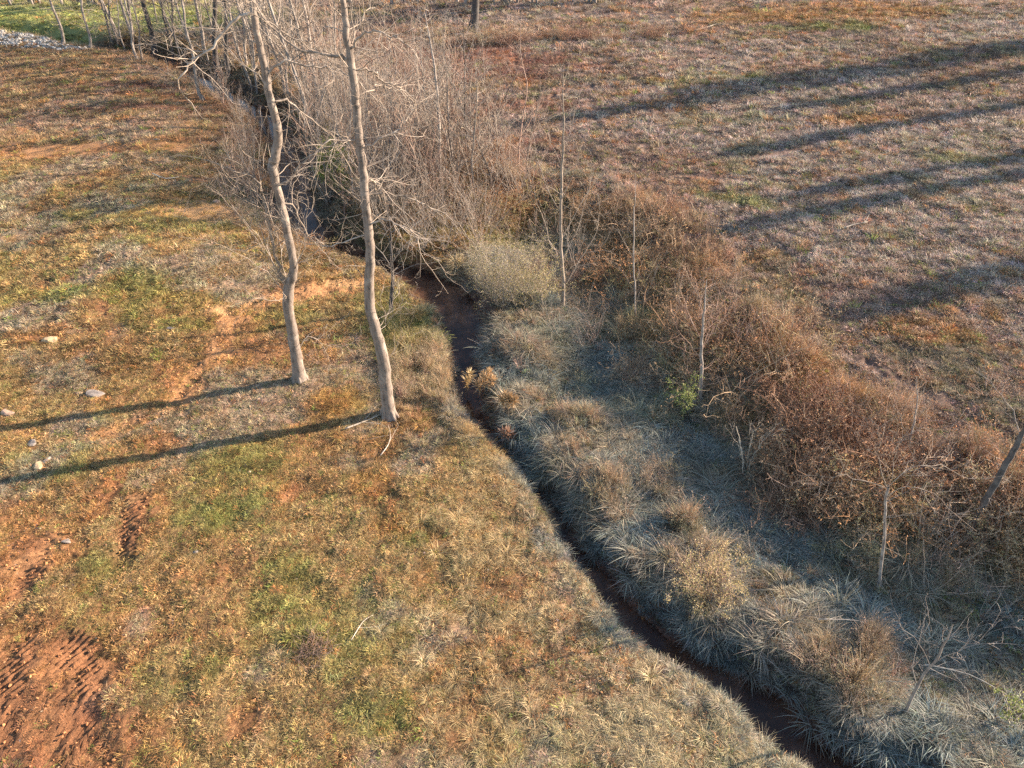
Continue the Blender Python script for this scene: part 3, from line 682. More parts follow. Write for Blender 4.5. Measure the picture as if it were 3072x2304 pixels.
X = np.concatenate([x1, x2, x3, x4, x5]); Y = np.concatenate([y1, y2, y3, y4, y5]); ds = stream_ds(X, Y)
f_ = fbm(X, Y, 1.5, 131, 3); k = (np.abs(ds[0]) - np.interp(ds[1], SL, SW) > .3) & (rg.random(len(X)) < sm((f_ - .455) / .05)); X, Y, f_ = X[k], Y[k], f_[k]; ds = (ds[0][k], ds[1][k]); n = len(X)
_, t_, _, _, aa_, upp = surf(X, Y, ds)
tb = np.array([[.44, .31, .20], [.52, .27, .14], [.36, .33, .16], [.50, .38, .27], [.34, .18, .12]])
tb = tb[np.clip((fbm(X, Y, 1.6, 141, 3) * 16 - 5.5 + rg.normal(0, .7, n)).astype(int), 0, 4)]
scl = np.clip(rg.normal(.75, .2, n), .3, 1.3) * (.3 + 1.1 * sm((f_ - .43) / .16)) * rg.uniform(.6, 1.25, n) * np.where((aa_ < 4), .6, 1) * np.where(upp > .5, .7, 1.0)
scatter('bramble_undergrowth', ('tangled brown brambles and weeds along the creek bank, more added as the far shade strip', 'undergrowth'), np.stack([X, Y, height(X, Y, ds)], 1), np.stack([rg.normal(0, .2, n), rg.normal(0, .2, n), rg.uniform(0, 6.28, n)], 1),
        np.stack([scl, scl, scl * rg.uniform(.7, 1.2, n)], 1), np.clip((tb * .75 + t_ * .25) * rg.uniform(.7, 1.3, n)[:, None], .02, .8), rg.integers(0, 6, n), C_BR)

# ------------------------------------------------------------------ traced trees
def px_path(pts, Yb, dy=0.0):
    n = len(pts); return np.array([lift(p[0], p[1], Yb + dy * i / max(1, n - 1)) for i, p in enumerate(pts)])
def densify(P, k=3):
    P = np.asarray(P); o, _ = catmull(P, np.zeros(len(P)), k); return o

def traced_tree(name, label, cat, trunk_px, rads, limbs, mat_t, mat_b, seed, twig=(1.1, .010, 2, .5), top=None, trunk_twigs=0, group=None, flare=1.5, sides=12):
    """trunk and limbs follow their outlines in the photograph; limb = (points, radius, depth drift)"""
    rgn = np.random.default_rng(seed); base = pix(*trunk_px[0]); Yb = base[1]
    root = empty(name, base); tag(root, label, cat, group)
    P = px_path(trunk_px, Yb); P[0] = base - np.array([0, 0, .12]); r = np.interp(np.linspace(0, 1, (len(P) - 1) * 4 + 1), np.linspace(0, 1, len(P)), rads)
    P = densify(P, 4); P[1:] += (rgn.normal(0, .008, (len(P) - 1, 3)))
    r[0] *= flare; r[1] *= 1 + (flare - 1) * .35
    mb = MB(); mb.tube(P - base, r, sides)
    for i in range(0):
        k = rgn.integers(2, len(P) - 1); an = rgn.uniform(0, 6.28); q = P[k] - base + np.array([math.cos(an), math.sin(an), 0]) * r[k] * .75
        mb.tube([q, q + np.array([math.cos(an), math.sin(an), .3]) * r[k] * .5], [r[k] * .35, r[k] * .16], 6, True)
    if top is not None:     # the trunk goes on above the frame
        h, rt = top; d = unit(P[-1] - P[-3]); d = unit(d * .6 + np.array([0, 0, .8])); q = [P[-1] - base]
        for i in range(6): d = unit(d + rgn.normal(0, .08, 3) + (0, 0, .1)); q.append(q[-1] + d * h / 6)
        mb.tube(q, np.linspace(r[-1], rt, 7), 8)
    if flare > 1.4:          # root flare
        for i in range(6):
            an = i * 1.05 + rgn.normal(0, .2); u_ = np.array([math.cos(an), math.sin(an), 0]); mb.tube([u_ * r[3] * .4 + (0, 0, r[3] * 2.6), u_ * r[3] * .95 + (0, 0, r[3] * .9), u_ * r[3] * 1.5 + (0, 0, -.03), u_ * r[3] * 1.9 + (0, 0, -.12)], [r[3] * .4, r[3] * .42, r[3] * .30, r[3] * .12], 7)
    mb.build('trunk', mat_t, root)
    if top is not None:
        mc = MB()
        for i in range(1, 7):
            for k in range(3):
                an = rgn.uniform(0, 6.28); grow(mc, rgn, q[i], (math.cos(an), math.sin(an), .7), rgn.uniform(1.0, 2.2), .018, 2, kids=.4)
        mc.build('crown', mat_b, root)
    for pts, rl, dy in limbs:
        rl *= .78
        bp = densify(px_path(pts, Yb, dy), 3) - base; m = MB(); n = len(bp); rr = np.linspace(rl, rl * .35, n)
        bp[2:] += rgn.normal(0, .018, (n - 2, 3)); m.tube(bp, rr, 6); tl, tr, td, tk = twig
        for i in range(2, n):
            for _ in range(2):
                if rgn.random() < tk + .25 * (i > n * .5):
                    d0 = unit(bp[i] - bp[i - 1]); ax = unit(np.cross(d0, rgn.normal(0, 1, 3))); an = R(rgn.uniform(25, 70))
                    nd = d0 * math.cos(an) + ax * math.sin(an) + np.array([0, 0, .15])
                    grow(m, rgn, bp[i], nd, tl * rgn.uniform(.4, 1.1), min(tr, rr[i] * .6), td, .2, .05)
        grow(m, rgn, bp[-1], bp[-1] - bp[-2], tl, rr[-1], td, .2, .06)
        m.build('branch', mat_b, root)
    if trunk_twigs:
        m = MB()
        for i in range(trunk_twigs):
            k = rgn.integers(len(P) // 6, len(P)); an = rgn.uniform(0, 6.28); grow(m, rgn, P[k] - base, (math.cos(an), math.sin(an), rgn.uniform(-.1, .9)), twig[0] * rgn.uniform(.3, 1.1), min(twig[1], r[k] * .5), twig[2], .2, .05)
        m.build('twigs', mat_b, root)['kind'] = 'stuff'
    return root

traced_tree('poplar_tree', 'left of the two tall pale bare trees, S-bent trunk forking low down', 'tree',
    [(900, 1140), (882, 1027), (870, 950), (864, 872), (880, 820), (877, 768), (862, 700), (852, 648), (834, 579), (819, 509), (823, 475), (834, 417), (825, 347), (806, 278), (788, 176), (769, 93), (760, 28), (757, -10)],
    [.145, .125, .115, .115, .088, .085, .083, .082, .082, .095, .090, .082, .075, .070, .064, .058, .054, .052],
    [([(864, 880), (845, 815), (824, 768), (812, 700), (790, 600), (783, 555), (764, 537), (725, 520), (685, 505)], .040, -.3),
     ([(812, 700), (780, 640), (755, 600), (700, 560), (640, 540)], .016, -.4),
     ([(757, 38), (720, 52), (685, 83), (634, 139), (583, 180), (560, 210), (532, 245)], .040, -.6),
     ([(760, 28), (806, 60), (860, 100), (920, 140), (960, 180)], .025, .4),
     ([(806, 218), (839, 190), (894, 190), (959, 201), (996, 206), (1033, 199), (1060, 215)], .036, .4),
     ([(826, 305), (862, 301), (894, 329), (959, 380), (1001, 417), (1030, 470)], .028, .6),
     ([(838, 556), (871, 532), (899, 495), (945, 463), (987, 440), (1020, 425)], .028, -.5),
     ([(845, 610), (880, 615), (900, 660), (940, 730), (990, 770)], .02, .6),
     ([(800, 260), (760, 210), (700, 170), (640, 60)], .018, .8),
     ([(852, 655), (820, 700), (760, 740), (690, 750)], .015, .9),
     ([(862, 880), (835, 830), (790, 740), (720, 650), (640, 560)], .014, -.5), ([(855, 860), (810, 780), (750, 690), (690, 600), (650, 500)], .013, -.7),
     ([(850, 850), (800, 740), (770, 640), (740, 520), (720, 420)], .013, -.2), ([(862, 885), (800, 820), (710, 760), (620, 720)], .012, -.9), ([(862, 875), (850, 800), (835, 720), (800, 610), (770, 500)], .012, .4),
     ([(866, 880), (830, 900), (760, 890), (700, 850)], .012, -.8),
     ([(880, 820), (905, 760), (920, 690), (925, 600)], .014, -.7),
     ([(895, 1050), (925, 1010), (960, 1030), (985, 1080)], .014, .5)],
    M_POPLAR, M_TWIG, 11, (.95, .009, 2, .42), (6, .02), 26)

traced_tree('poplar_tree', 'right of the two tall pale bare trees, trunk base beside creek bank', 'tree',
    [(1167, 1250), (1158, 1161), (1147, 1064), (1130, 1000), (1112, 939), (1106, 870), (1112, 768), (1106, 700), (1100, 650), (1094, 579), (1086, 486), (1076, 417), (1070, 324), (1062, 255), (1052, 176), (1042, 116), (1033, 37), (1027, -10)],
    [.15, .135, .122, .112, .106, .096, .088, .084, .080, .076, .073, .070, .067, .065, .062, .054, .046, .042],
    [([(1046, 178), (1024, 167), (950, 157), (895, 148), (839, 102), (790, 50)], .040, .3),
     ([(1062, 209), (1098, 211), (1126, 215), (1144, 241), (1186, 259), (1214, 278), (1246, 305)], .028, .5),
     ([(1053, 148), (1066, 125), (1089, 102), (1117, 90), (1144, 95), (1186, 111), (1228, 139), (1250, 160)], .028, -.4),
     ([(1055, 130), (1070, 100), (1093, 55), (1107, 18), (1115, -30)], .016, .5),
     ([(1068, 290), (1117, 268), (1149, 257), (1200, 262), (1240, 310)], .018, .8),
     ([(1082, 450), (1117, 430), (1144, 412), (1177, 396), (1205, 389), (1214, 370), (1225, 350)], .026, .4),
     ([(1076, 421), (1042, 417), (996, 421), (960, 445), (930, 470)], .022, -.5),
     ([(1090, 557), (1107, 537), (1121, 539), (1126, 560), (1130, 580)], .026, .2),
     ([(1096, 592), (1126, 581), (1186, 585), (1246, 599), (1293, 620), (1339, 643)], .028, .5),
     ([(1102, 678), (1140, 662), (1172, 662), (1209, 685), (1246, 708), (1260, 760)], .026, -.5),
     ([(1100, 704), (1033, 722), (980, 740), (930, 730)], .018, -.4),
     ([(1036, 60), (1000, 20), (980, -20)], .016, -.3),
     ([(1130, 1000), (1160, 960), (1180, 900), (1190, 850)], .012, .5),
     ([(1150, 1090), (1185, 1050), (1200, 1010)], .01, .2)],
    M_POPLAR, M_TWIG, 12, (.95, .009, 2, .42), (6, .02), 22)

# ------------------------------------------------------------------ prototypes of saplings and shrubs
def sapling(seed, h, r, mat_t, mat_b, stems=1, spread=.25, first=.3, nl=14, ll=.33, asc=1.2, depth=2, kids=.45):
    rgn = np.random.default_rng(seed); root = empty('sapling', (0, 0, 0)); mt = MB(); mc = MB()
    for s_ in range(stems):
        an = rgn.uniform(0, 6.28); hh = h * rgn.uniform(.65, 1) if s_ else h; d = unit(np.array([math.cos(an) * spread * (stems > 1), math.sin(an) * spread * (stems > 1), 1.0]) + rgn.normal(0, .05, 3)); p = np.array([0, 0, -.1]) + rgn.normal(0, .05 * (stems > 1), 3) * (1, 1, 0); pts = [p]; n = 12; ds_ = [d]
        for i in range(n): d = unit(d + rgn.normal(0, .11, 3) + (0, 0, .05)); p = p + d * hh / n; pts.append(p); ds_.append(d)
        rr = r * (.6 if s_ else 1); rad = np.linspace(rr, .004, n + 1); mt.tube(pts, rad, 7 if rr > .03 else 5)
        for k in range(max(3, nl // stems)):
            q = first + (1 - first) * ((k + rgn.random()) / max(3, nl // stems)); i = min(n, int(q * n)); a2 = rgn.uniform(0, 6.28)
            grow(mc, rgn, pts[i], (math.cos(a2), math.sin(a2), asc * rgn.uniform(.5, 1.2)), hh * ll * (1.15 - q * .75) * rgn.uniform(.6, 1.2), max(.004, rad[i] * .5), depth, .15, .07, .17, kids)
    mt.build('trunk', mat_t, root); mc.build('crown', mat_b, root); return root

USED = {}
def put(proto, px=None, py=None, xyz=None, scale=1.0, rz=None, label=None, cat='sapling', group=None, name=None, tilt=(0, 0), rgn=np.random.default_rng(99)):
    o = copy_thing(proto)
    if name: o.name = name
    p = pix(px, py) if xyz is None else xyz
    o.location = p; o.scale = (scale,) * 3; o.rotation_euler = (tilt[0], tilt[1], rgn.uniform(0, 6.28) if rz is None else rz); tag(o, label, cat, group); return o

protoA = [sapling(21 + i, 4.4, .030, (M_GREY, M_TWIG, M_REDTW, M_DARKB, M_GREY, M_TWIG)[i], (M_TWIG, M_TWIG, M_REDTW, M_GREY, M_TWIG, M_REDTW)[i], 1, first=.15, nl=24, ll=.34, asc=(1.6, 1.0, .8, 1.2, .6, 1.3)[i], kids=.6) for i in range(6)]      # slim upright sapling
protoB = [sapling(31 + i, 2.7, .017, M_TWIG, M_REDTW if i % 2 else M_TWIG, 7, .5, .12, 34, .36, 1.0, kids=.55) for i in range(4)]                 # bushy many-stemmed
protoC = [sapling(41 + i, 9.5, .085, M_GREY, M_TWIG, 1, first=.25, nl=20, ll=.22, asc=1.0) for i in range(3)]                             # tall slender tree
protoD = [sapling(51 + i, 1.7, .010, M_REDTW, M_REDTW, 9, .8, .1, 27, .4, .7) for i in range(3)]                                          # low sprawling
ALLP = protoA + protoB + protoC + protoD

# traced saplings in the open
traced_tree('sapling', 'small dark bare sapling between the right tall trunk and the muddy pool', 'sapling', [(1172, 938), (1176, 837), (1175, 780), (1172, 700), (1165, 640)], [.055, .045, .035, .02, .008],
    [([(1175, 800), (1130, 740), (1090, 700)], .014, .3), ([(1175, 790), (1220, 730), (1270, 690)], .014, -.3), ([(1174, 760), (1200, 680), (1215, 620)], .012, .3), ([(1176, 830), (1230, 800), (1290, 790)], .01, .2), ([(1174, 740), (1150, 680), (1120, 620)], .01, -.2)], M_DARKB, M_GREY, 61, (.7, .007, 2, .6), None, 16, sides=8)
traced_tree('sapling', 'tallest pale sapling with white base right of the muddy pool', 'sapling', [(1688, 924), (1690, 860), (1684, 768), (1682, 660), (1684, 560), (1688, 460), (1692, 380), (1690, 300), (1688, 220)], [.06, .05, .045, .04, .034, .028, .02, .012, .006],
    [([(1684, 780), (1710, 740), (1745, 650), (1770, 560)], .016, .3), ([(1684, 800), (1650, 720), (1625, 640), (1600, 560)], .016, -.4), ([(1682, 640), (1640, 560), (1610, 460), (1595, 390)], .014, .4), ([(1684, 600), (1720, 520), (1745, 440)], .013, -.3),
     ([(1686, 500), (1655, 430), (1640, 370)], .01, .2), ([(1690, 450), (1715, 370), (1725, 300)], .01, .2), ([(1700, 850), (1740, 780), (1780, 720), (1800, 650)], .014, -.3), ([(1684, 720), (1735, 620), (1790, 540)], .012, .5)], M_TWIG, M_TWIG, 62, (.8, .009, 2, .6), None, 44, sides=8)
traced_tree('sapling', 'single thin straight sapling standing right of the tallest pale sapling', 'sapling', [(1908, 955), (1903, 850), (1900, 768), (1902, 660), (1905, 590), (1906, 520)], [.026, .022, .02, .016, .01, .004],
    [([(1901, 780), (1870, 720), (1850, 690)], .006, .2), ([(1902, 700), (1925, 650), (1935, 610)], .006, -.2), ([(1906, 920), (1930, 860), (1960, 800)], .006, .2)], M_GREY, M_TWIG, 63, (.35, .004, 1, .4), None, 8, sides=6)
traced_tree('sapling', 'dark stemmed sapling in the middle of the thicket right of the tall trees', 'sapling', [(1322, 545), (1318, 470), (1318, 390), (1312, 300), (1305, 220), (1297, 162), (1285, 100), (1274, 37)], [.075, .065, .055, .05, .042, .034, .022, .01],
    [([(1312, 300), (1270, 230), (1245, 150), (1240, 80)], .02, .4), ([(1308, 250), (1350, 190), (1370, 120)], .02, -.4), ([(1316, 360), (1370, 290), (1395, 220)], .018, .5), ([(1318, 420), (1275, 360), (1240, 330)], .016, -.5)], M_GREY, M_TWIG, 64, (1.0, .009, 2, .55), None, 46, sides=8)
traced_tree('sapling', 'forked grey sapling just right of the dark stemmed thicket sapling', 'sapling', [(1368, 520), (1352, 440), (1345, 350), (1342, 280), (1338, 200)], [.05, .045, .035, .025, .012],
    [([(1350, 430), (1400, 360), (1430, 280), (1440, 200)], .018, .3), ([(1345, 350), (1315, 280), (1300, 220)], .014, -.3)], M_GREY, M_TWIG, 65, (.9, .010, 2, .55), None, 34, sides=8)
traced_tree('sapling', 'curved pale sapling leaning out of the brambles above the creek pool', 'sapling', [(1430, 620), (1424, 580), (1415, 504), (1420, 430), (1428, 350), (1430, 260), (1425, 170)], [.045, .04, .036, .03, .022, .014, .006],
    [([(1416, 500), (1460, 440), (1490, 370)], .014, .3), ([(1420, 430), (1385, 370), (1370, 310)], .012, -.3), ([(1424, 560), (1480, 530), (1530, 470)], .012, .3)], M_TWIG, M_TWIG, 66, (.9, .010, 2, .55), None, 34, sides=8)
traced_tree('sapling', 'grey sapling with fuzzy tan crown behind the bright green shrub', 'sapling', [(2103, 1200), (2104, 1110), (2104, 1027), (2110, 960), (2115, 900), (2120, 840)], [.045, .04, .034, .026, .016, .007],
    [([(2104, 1020), (2070, 950), (2050, 890)], .012, .2), ([(2106, 990), (2150, 930), (2190, 860)], .012, -.2), ([(2110, 960), (2100, 890), (2080, 830)], .01, .2), ([(2105, 1050), (2140, 990), (2175, 950)], .01, .3), ([(2104, 1080), (2070, 1030), (2030, 990)], .01, -.3)], M_GREY, M_REDTW, 67, (.6, .006, 2, .7), None, 24, sides=8)
traced_tree('sapling', 'spreading grey sapling in the brambles at lower right with three limbs', 'sapling', [(2640, 1760), (2650, 1640), (2655, 1530), (2666, 1462)], [.03, .026, .022, .018],
    [([(2662, 1465), (2640, 1400), (2638, 1340), (2632, 1290)], .008, .2), ([(2662, 1465), (2590, 1440), (2520, 1425), (2470, 1450)], .008, -.2), ([(2664, 1460), (2740, 1400), (2820, 1400), (2900, 1440)], .008, .2), ([(2660, 1490), (2720, 1460), (2800, 1480), (2850, 1540)], .007, -.3), ([(2662, 1470), (2680, 1400), (2690, 1340), (2740, 1260)], .007, .3)], M_GREY, M_TWIG, 68, (.6, .006, 2, .5), None, 12, sides=8)
traced_tree('sapling', 'small V-shaped bare sapling on the brushy bank below the right field', 'sapling', [(2732, 1345), (2731, 1316), (2745, 1250), (2752, 1190), (2749, 1130)], [.022, .02, .016, .011, .005],
    [([(2731, 1312), (2700, 1260), (2680, 1210)], .009, .1), ([(2740, 1270), (2780, 1220), (2800, 1180)], .007, -.1), ([(2750, 1190), (2770, 1130), (2765, 1090)], .006, .1)], M_GREY, M_TWIG, 69, (.4, .004, 1, .5), None, 8, sides=6)
traced_tree('bare_shrub', 'bare shrub of several upright stems rising from the blue grey swale', 'shrub', [(2233, 1425), (2228, 1370), (2218, 1320), (2208, 1280)], [.016, .013, .010, .006],
    [([(2240, 1400), (2250, 1340), (2252, 1290)], .008, .1), ([(2245, 1400), (2275, 1340), (2310, 1295)], .009, .1), ([(2275, 1345), (2290, 1310), (2330, 1290)], .006, .1), ([(2235, 1390), (2215, 1340), (2195, 1305)], .007, -.1), ([(2250, 1340), (2262, 1300), (2270, 1280)], .006, -.1)], M_DEAD, M_DEAD, 70, (.25, .004, 1, .5), None, 2, sides=6)
traced_tree('leaning_tree', 'slanting grey trunk entering at the right edge of the photo', 'tree', [(2918, 1590), (2941, 1536), (2985, 1450), (3030, 1370), (3061, 1314), (3085, 1260)], [.06, .056, .052, .05, .042, .02],
    [([(3061, 1314), (3040, 1230), (3000, 1190), (2960, 1130)], .012, .3)], M_DARKB, M_GREY, 71, (.5, .006, 1, .5), None, 4, sides=10)
traced_tree('bare_shrub', 'pale leaning bare stems above the grass at the bottom right', 'shrub', [(2720, 2140), (2750, 2060), (2800, 1990), (2834, 1930), (2860, 1870)], [.025, .022, .018, .014, .008],
    [([(2750, 2060), (2740, 1980), (2770, 1900)], .009, .2), ([(2800, 1990), (2870, 1950), (2940, 1930)], .009, -.2), ([(2790, 2000), (2760, 1930), (2700, 1880)], .008, .2)], M_GREY, M_GREY, 72, (.5, .005, 2, .6), None, 10, sides=6)

# slender trees along the far reach of the creek, traced one by one
FAR = [((190, 134), (153, -10), .10, 'leftmost slim tree, beside the white riprap'), ((271, 145), (246, -10), .085, 'slim tree second from left at the far creek bend'),
       ((356, 141), (322, 0), .075, 'first of the slim trees at the edge of the far thicket'), ((376, 150), (345, 10), .05, 'thin stem close behind the thicket edge by the green field'),
       ((412, 178), (378, 30), .08, 'curved pale tree at the near left corner of the far thicket'), ((428, 182), (395, -5), .06, 'pale stem right beside the curved pale tree at far left'),
       ((466, 185), (430, -10), .19, 'thickest dark trunk of the far left thicket'), ((520, 200), (486, -10), .08, 'grey tree right of the thickest dark trunk'),
       ((545, 215), (515, 20), .06, 'thin grey tree over the dark gully at far left'), ((655, 240), (640, -10), .17, 'dark broad trunk standing inside the shaded gully'),
       ((690, 235), (668, -10), .13, 'dark trunk behind the left poplar branch'), ((740, 200), (722, -10), .08, 'grey trunk immediately left of the tall left poplar top')]
for i, (b, t, r, lb) in enumerate(FAR):
    pts = [(b[0] + (t[0] - b[0]) * q + (6 * math.sin(q * 5 + i)), b[1] + (t[1] - b[1]) * q) for q in (0, .25, .5, .75, 1)]; pts[0] = b
    traced_tree('slender_tree', 'bare grey ' + lb, 'tree', pts, [r, r * .85, r * .75, r * .68, r * .6], [], M_DARKB if 'dark' in lb else M_GREY, M_TWIG, 120 + i, (1.6, .012, 2, .4), (5, .03), 16, sides=8)
traced_tree('slender_tree', 'crooked slender bare tree at the crest of the left bank above its shadow', 'tree', [(608, 300), (596, 275), (587, 225), (579, 162), (568, 125), (556, 83), (552, 40), (544, -10)], [.10, .08, .07, .065, .06, .055, .05, .045],
    [([(579, 162), (620, 120), (650, 60)], .02, .4), ([(568, 125), (530, 90), (500, 40)], .02, -.4)], M_GREY, M_TWIG, 73, (1.2, .01, 2, .5), (4, .02), 24, sides=8)

# thicket along the upper creek
rt_ = np.random.default_rng(5)
def sd_xy(s, d):
    i = 0.3; x0, y0 = np.interp(s, SL, SP[:, 0]), np.interp(s, SL, SP[:, 1]); tx = np.interp(s + i, SL, SP[:, 0]) - np.interp(s - i, SL, SP[:, 0]); ty = np.interp(s + i, SL, SP[:, 1]) - np.interp(s - i, SL, SP[:, 1]); q = math.hypot(tx, ty)
    return x0 - ty / q * d, y0 + tx / q * d
S_TOP = SL[(2 + 1) * 3]
def where_is(x, y, z):
    """what in the photograph stands next to a place (for its label)"""
    f = y * math.cos(PITCH) + (CAM_H - z) * math.sin(PITCH); px = 1536 + FPX * x / f; v = (CAM_H - z) * math.cos(PITCH) - y * math.sin(PITCH); py = 1152 + FPX * v / f
    if py > 1850: return 'in the bottom right corner'
    if px > 2700: return 'by the slanting trunk at the right edge'
    if px > 2250: return 'between the bright green shrub and the slanting trunk'
    if px > 1950: return 'around the grey sapling and bright green shrub'
    if px > 1720: return 'right of the tallest pale sapling'
    if px > 1450: return 'left of the tallest pale sapling, behind the olive bushes'
    if px > 1180: return 'right of the right tall poplar, ' + ('near the far field' if py < 480 else ('halfway down' if py < 680 else 'above the muddy pool'))
    if px > 1040: return 'right behind the right tall poplar'
    if px > 840: return 'between the two tall poplars, ' + ('high up at the far end' if py < 330 else ('halfway back' if py < 520 else 'at the near end'))
    if px > 600: return 'just left of the left tall poplar' + (' by the gully' if py > 230 else ' at the back')
    return 'at the far left end of the creek thicket'
def plant_run(n, protos, s0, s1, d0, d1, sc, name, look, cat, group):
    for i in range(n):
        s = rt_.uniform(s0, s1); d = rt_.uniform(d0, d1)
        if abs(d) < 1.0: d = 1.0 * (1 if d >= 0 else -1)
        x, y = sd_xy(s, d); z = ground_z(x, y); q = rt_.uniform(*sc); k = (q - sc[0]) / (sc[1] - sc[0]); size = 'short' if k < .33 else ('mid-sized' if k < .66 else 'tall')
        put(protos[i % len(protos)], xyz=(x, y, z), scale=q, label=size + ' ' + look + ' ' + where_is(x, y, z), cat=cat, group=group, name=name, tilt=tuple(rt_.normal(0, .06, 2)), rgn=rt_)
plant_run(26, protoC, S_TOP, S_POOL - 14, .8, 5.0, (.55, .95), 'slender_tree', 'slender bare tree', 'tree', 'slender trees crowding the upper creek')
plant_run(12, protoC, S_TOP, S_TOP + 26, 1.0, 2.6, (.9, 1.25), 'slender_tree', 'slender creek-edge tree', 'tree', 'slender trees at the creek edge')
plant_run(85, protoA, S_POOL - 22, S_POOL - 1, 1.0, 6.0, (.65, 1.2), 'sapling', 'upright leafless sapling', 'sapling', 'saplings of the creek thicket')
plant_run(95, protoB, S_POOL - 17, S_POOL + 1, 1.0, 6.5, (.65, 1.3), 'bare_shrub', 'many-stemmed bare shrub', 'shrub', 'bushy shrubs of the creek thicket')
plant_run(34, protoB, S_POOL - 7, S_POOL + 1.5, 1.2, 4.2, (.6, 1.15), 'bare_shrub', 'tangled creek-side shrub', 'shrub', 'tangled shrubs above the pool')
plant_run(22, protoB, S_POOL - 24, S_POOL - 8, -1.7, -.9, (.35, .6), 'bare_shrub', 'low twiggy near-bank shrub', 'shrub', 'twiggy shrubs on the near bank')
plant_run(34, protoA, S_POOL - 10, S_POOL + 1, 3.4, 7.6, (.75, 1.3), 'sapling', 'spindly outer sapling', 'sapling', 'saplings on the field side of the thicket')
plant_run(10, protoA, S_POOL - 18, S_POOL - 6, -2.0, -1.0, (.4, .7), 'sapling', 'leafless near-bank sapling', 'sapling', 'saplings on the near bank')
plant_run(12, protoD, S_POOL - 10, S_POOL - 1, -2.6, -1.2, (.5, .9), 'bare_shrub', 'sprawling near-bank shrub', 'shrub', 'low shrubs on the near bank')
plant_run(20, protoD, S_POOL - 2, S_POOL + 7, 2.4, 6.5, (.4, .85), 'bare_shrub', 'low reddish bare shrub', 'shrub', 'low reddish shrubs right of the pool')
plant_run(24, protoB, S_POOL - 2, S_POOL + 6, 2.4, 7.0, (.4, .85), 'bare_shrub', 'fuzzy tan bare shrub', 'shrub', 'fuzzy tan shrubs by the pale sapling')
plant_run(32, protoD, S_POOL + 7, S_END + 2, 4.2, 7.2, (.5, 1.0), 'bare_shrub', 'low wiry red shrub', 'shrub', 'low shrubs edging the right field')
plant_run(16, protoB, S_POOL + 6, S_END, 4.6, 7.4, (.3, .55), 'bare_shrub', 'upright tan shrub', 'shrub', 'tan shrubs along the right bank')
plant_run(20, protoB, S_END - 5, S_END + 3, 3.2, 6.8, (.35, .65), 'bare_shrub', 'tangled grey shrub', 'shrub', 'bare shrubs in the bottom right brush')

# ------------------------------------------------------------------ leafy shrubs, reeds
def leafy_shrub(name, label, base_px, h, w, cols, nl, ls, seed, n_st=9, mat=M_TWIG):
    rgn = np.random.default_rng(seed); b = pix(*base_px); root = empty(name, b); tag(root, label, 'shrub'); st = MB(); lf = MB()
    cols = np.array(cols)
    def lv(pts, ds_):
        for i in range(1, len(pts)):
            for q in range(nl):
                c = cols[rgn.integers(0, len(cols))] * rgn.uniform(.7, 1.35)
                lf.leaf(pts[i] + rgn.normal(0, .03, 3), rgn.normal(0, 1, 3) + (0, 0, .3), rgn.normal(0, 1, 3), ls * rgn.uniform(.6, 1.3), ls * .5, tuple(c))
    for i in range(n_st):
        an = rgn.uniform(0, 6.28); grow(st, rgn, np.array([math.cos(an), math.sin(an), 0]) * w * .12 - (0, 0, .05), (math.cos(an) * w / h, math.sin(an) * w / h, 1.2), h * rgn.uniform(.6, 1.05), .008, 2, .15, .05, .13, .45, 1.0, lv)
    st.build('stems', mat, root); o = lf.build('foliage', M_LEAFC, root, smooth=False); return root
m_, nt_, out_ = new_mat('shrub_foliage'); vt_ = N(nt_, 'ShaderNodeAttribute', attribute_name='tone'); b_ = N(nt_, 'ShaderNodeBsdfPrincipled'); nt_.links.new(vt_.outputs['Color'], b_.inputs['Base Color']); b_.inputs['Roughness'].default_value = .5
tr_ = N(nt_, 'ShaderNodeBsdfTranslucent'); nt_.links.new(vt_.outputs['Color'], tr_.inputs[0]); mx_ = N(nt_, 'ShaderNodeMixShader'); mx_.inputs[0].default_value = .35
nt_.links.new(b_.outputs[0], mx_.inputs[1]); nt_.links.new(tr_.outputs[0], mx_.inputs[2]); nt_.links.new(mx_.outputs[0], out_.inputs[0]); M_LEAFC = m_
leafy_shrub('evergreen_shrub', 'bright green leafy shrub in the brambles left of a grey sapling', (2045, 1235), .9, .36, [(.30, .34, .08), (.40, .42, .13), (.18, .22, .06)], 4, .042, 81, 12)
leafy_shrub('evergreen_shrub', 'yellow green leafy shrub hanging over the shaded creek between the tall trunks', (1015, 570), 1.9, .6, [(.32, .36, .05), (.24, .29, .05), (.42, .40, .08)], 7, .075, 82, 14)
leafy_shrub('leafy_shrub', 'olive green twiggy bush overhanging the creek beside the muddy pool', (1510, 915), 2.3, 1.2, [(.40, .33, .12), (.48, .37, .18), (.30, .26, .10)], 1, .035, 83, 52)
leafy_shrub('leafy_shrub', 'second olive twiggy bush right of the one overhanging the muddy pool', (1610, 900), 1.5, 1.0, [(.36, .32, .12), (.44, .35, .16)], 2, .04, 84, 34)
leafy_shrub('leafy_shrub', 'tan small-leaved bush on the mound right of the lower creek', (2120, 1775), .95, .85, [(.50, .37, .17), (.56, .42, .20), (.40, .34, .14)], 3, .034, 85, 44, M_REDTW)
leafy_shrub('leafy_shrub', 'dusty green shrub low in the swale below the right bank', (2600, 1640), .7, .6, [(.24, .24, .13), (.32, .28, .16)], 3, .035, 86, 12)
leafy_shrub('leafy_shrub', 'small pale leaved shrub right of the multi-stemmed bare shrub', (2330, 1420), .7, .35, [(.36, .30, .22), (.30, .27, .17)], 3, .03, 87, 9)
leafy_shrub('leafy_shrub', 'green yellow sprigs poking in at the bottom right corner', (3040, 2200), .8, .5, [(.30, .30, .08), (.22, .26, .07)], 3, .05, 88, 8)
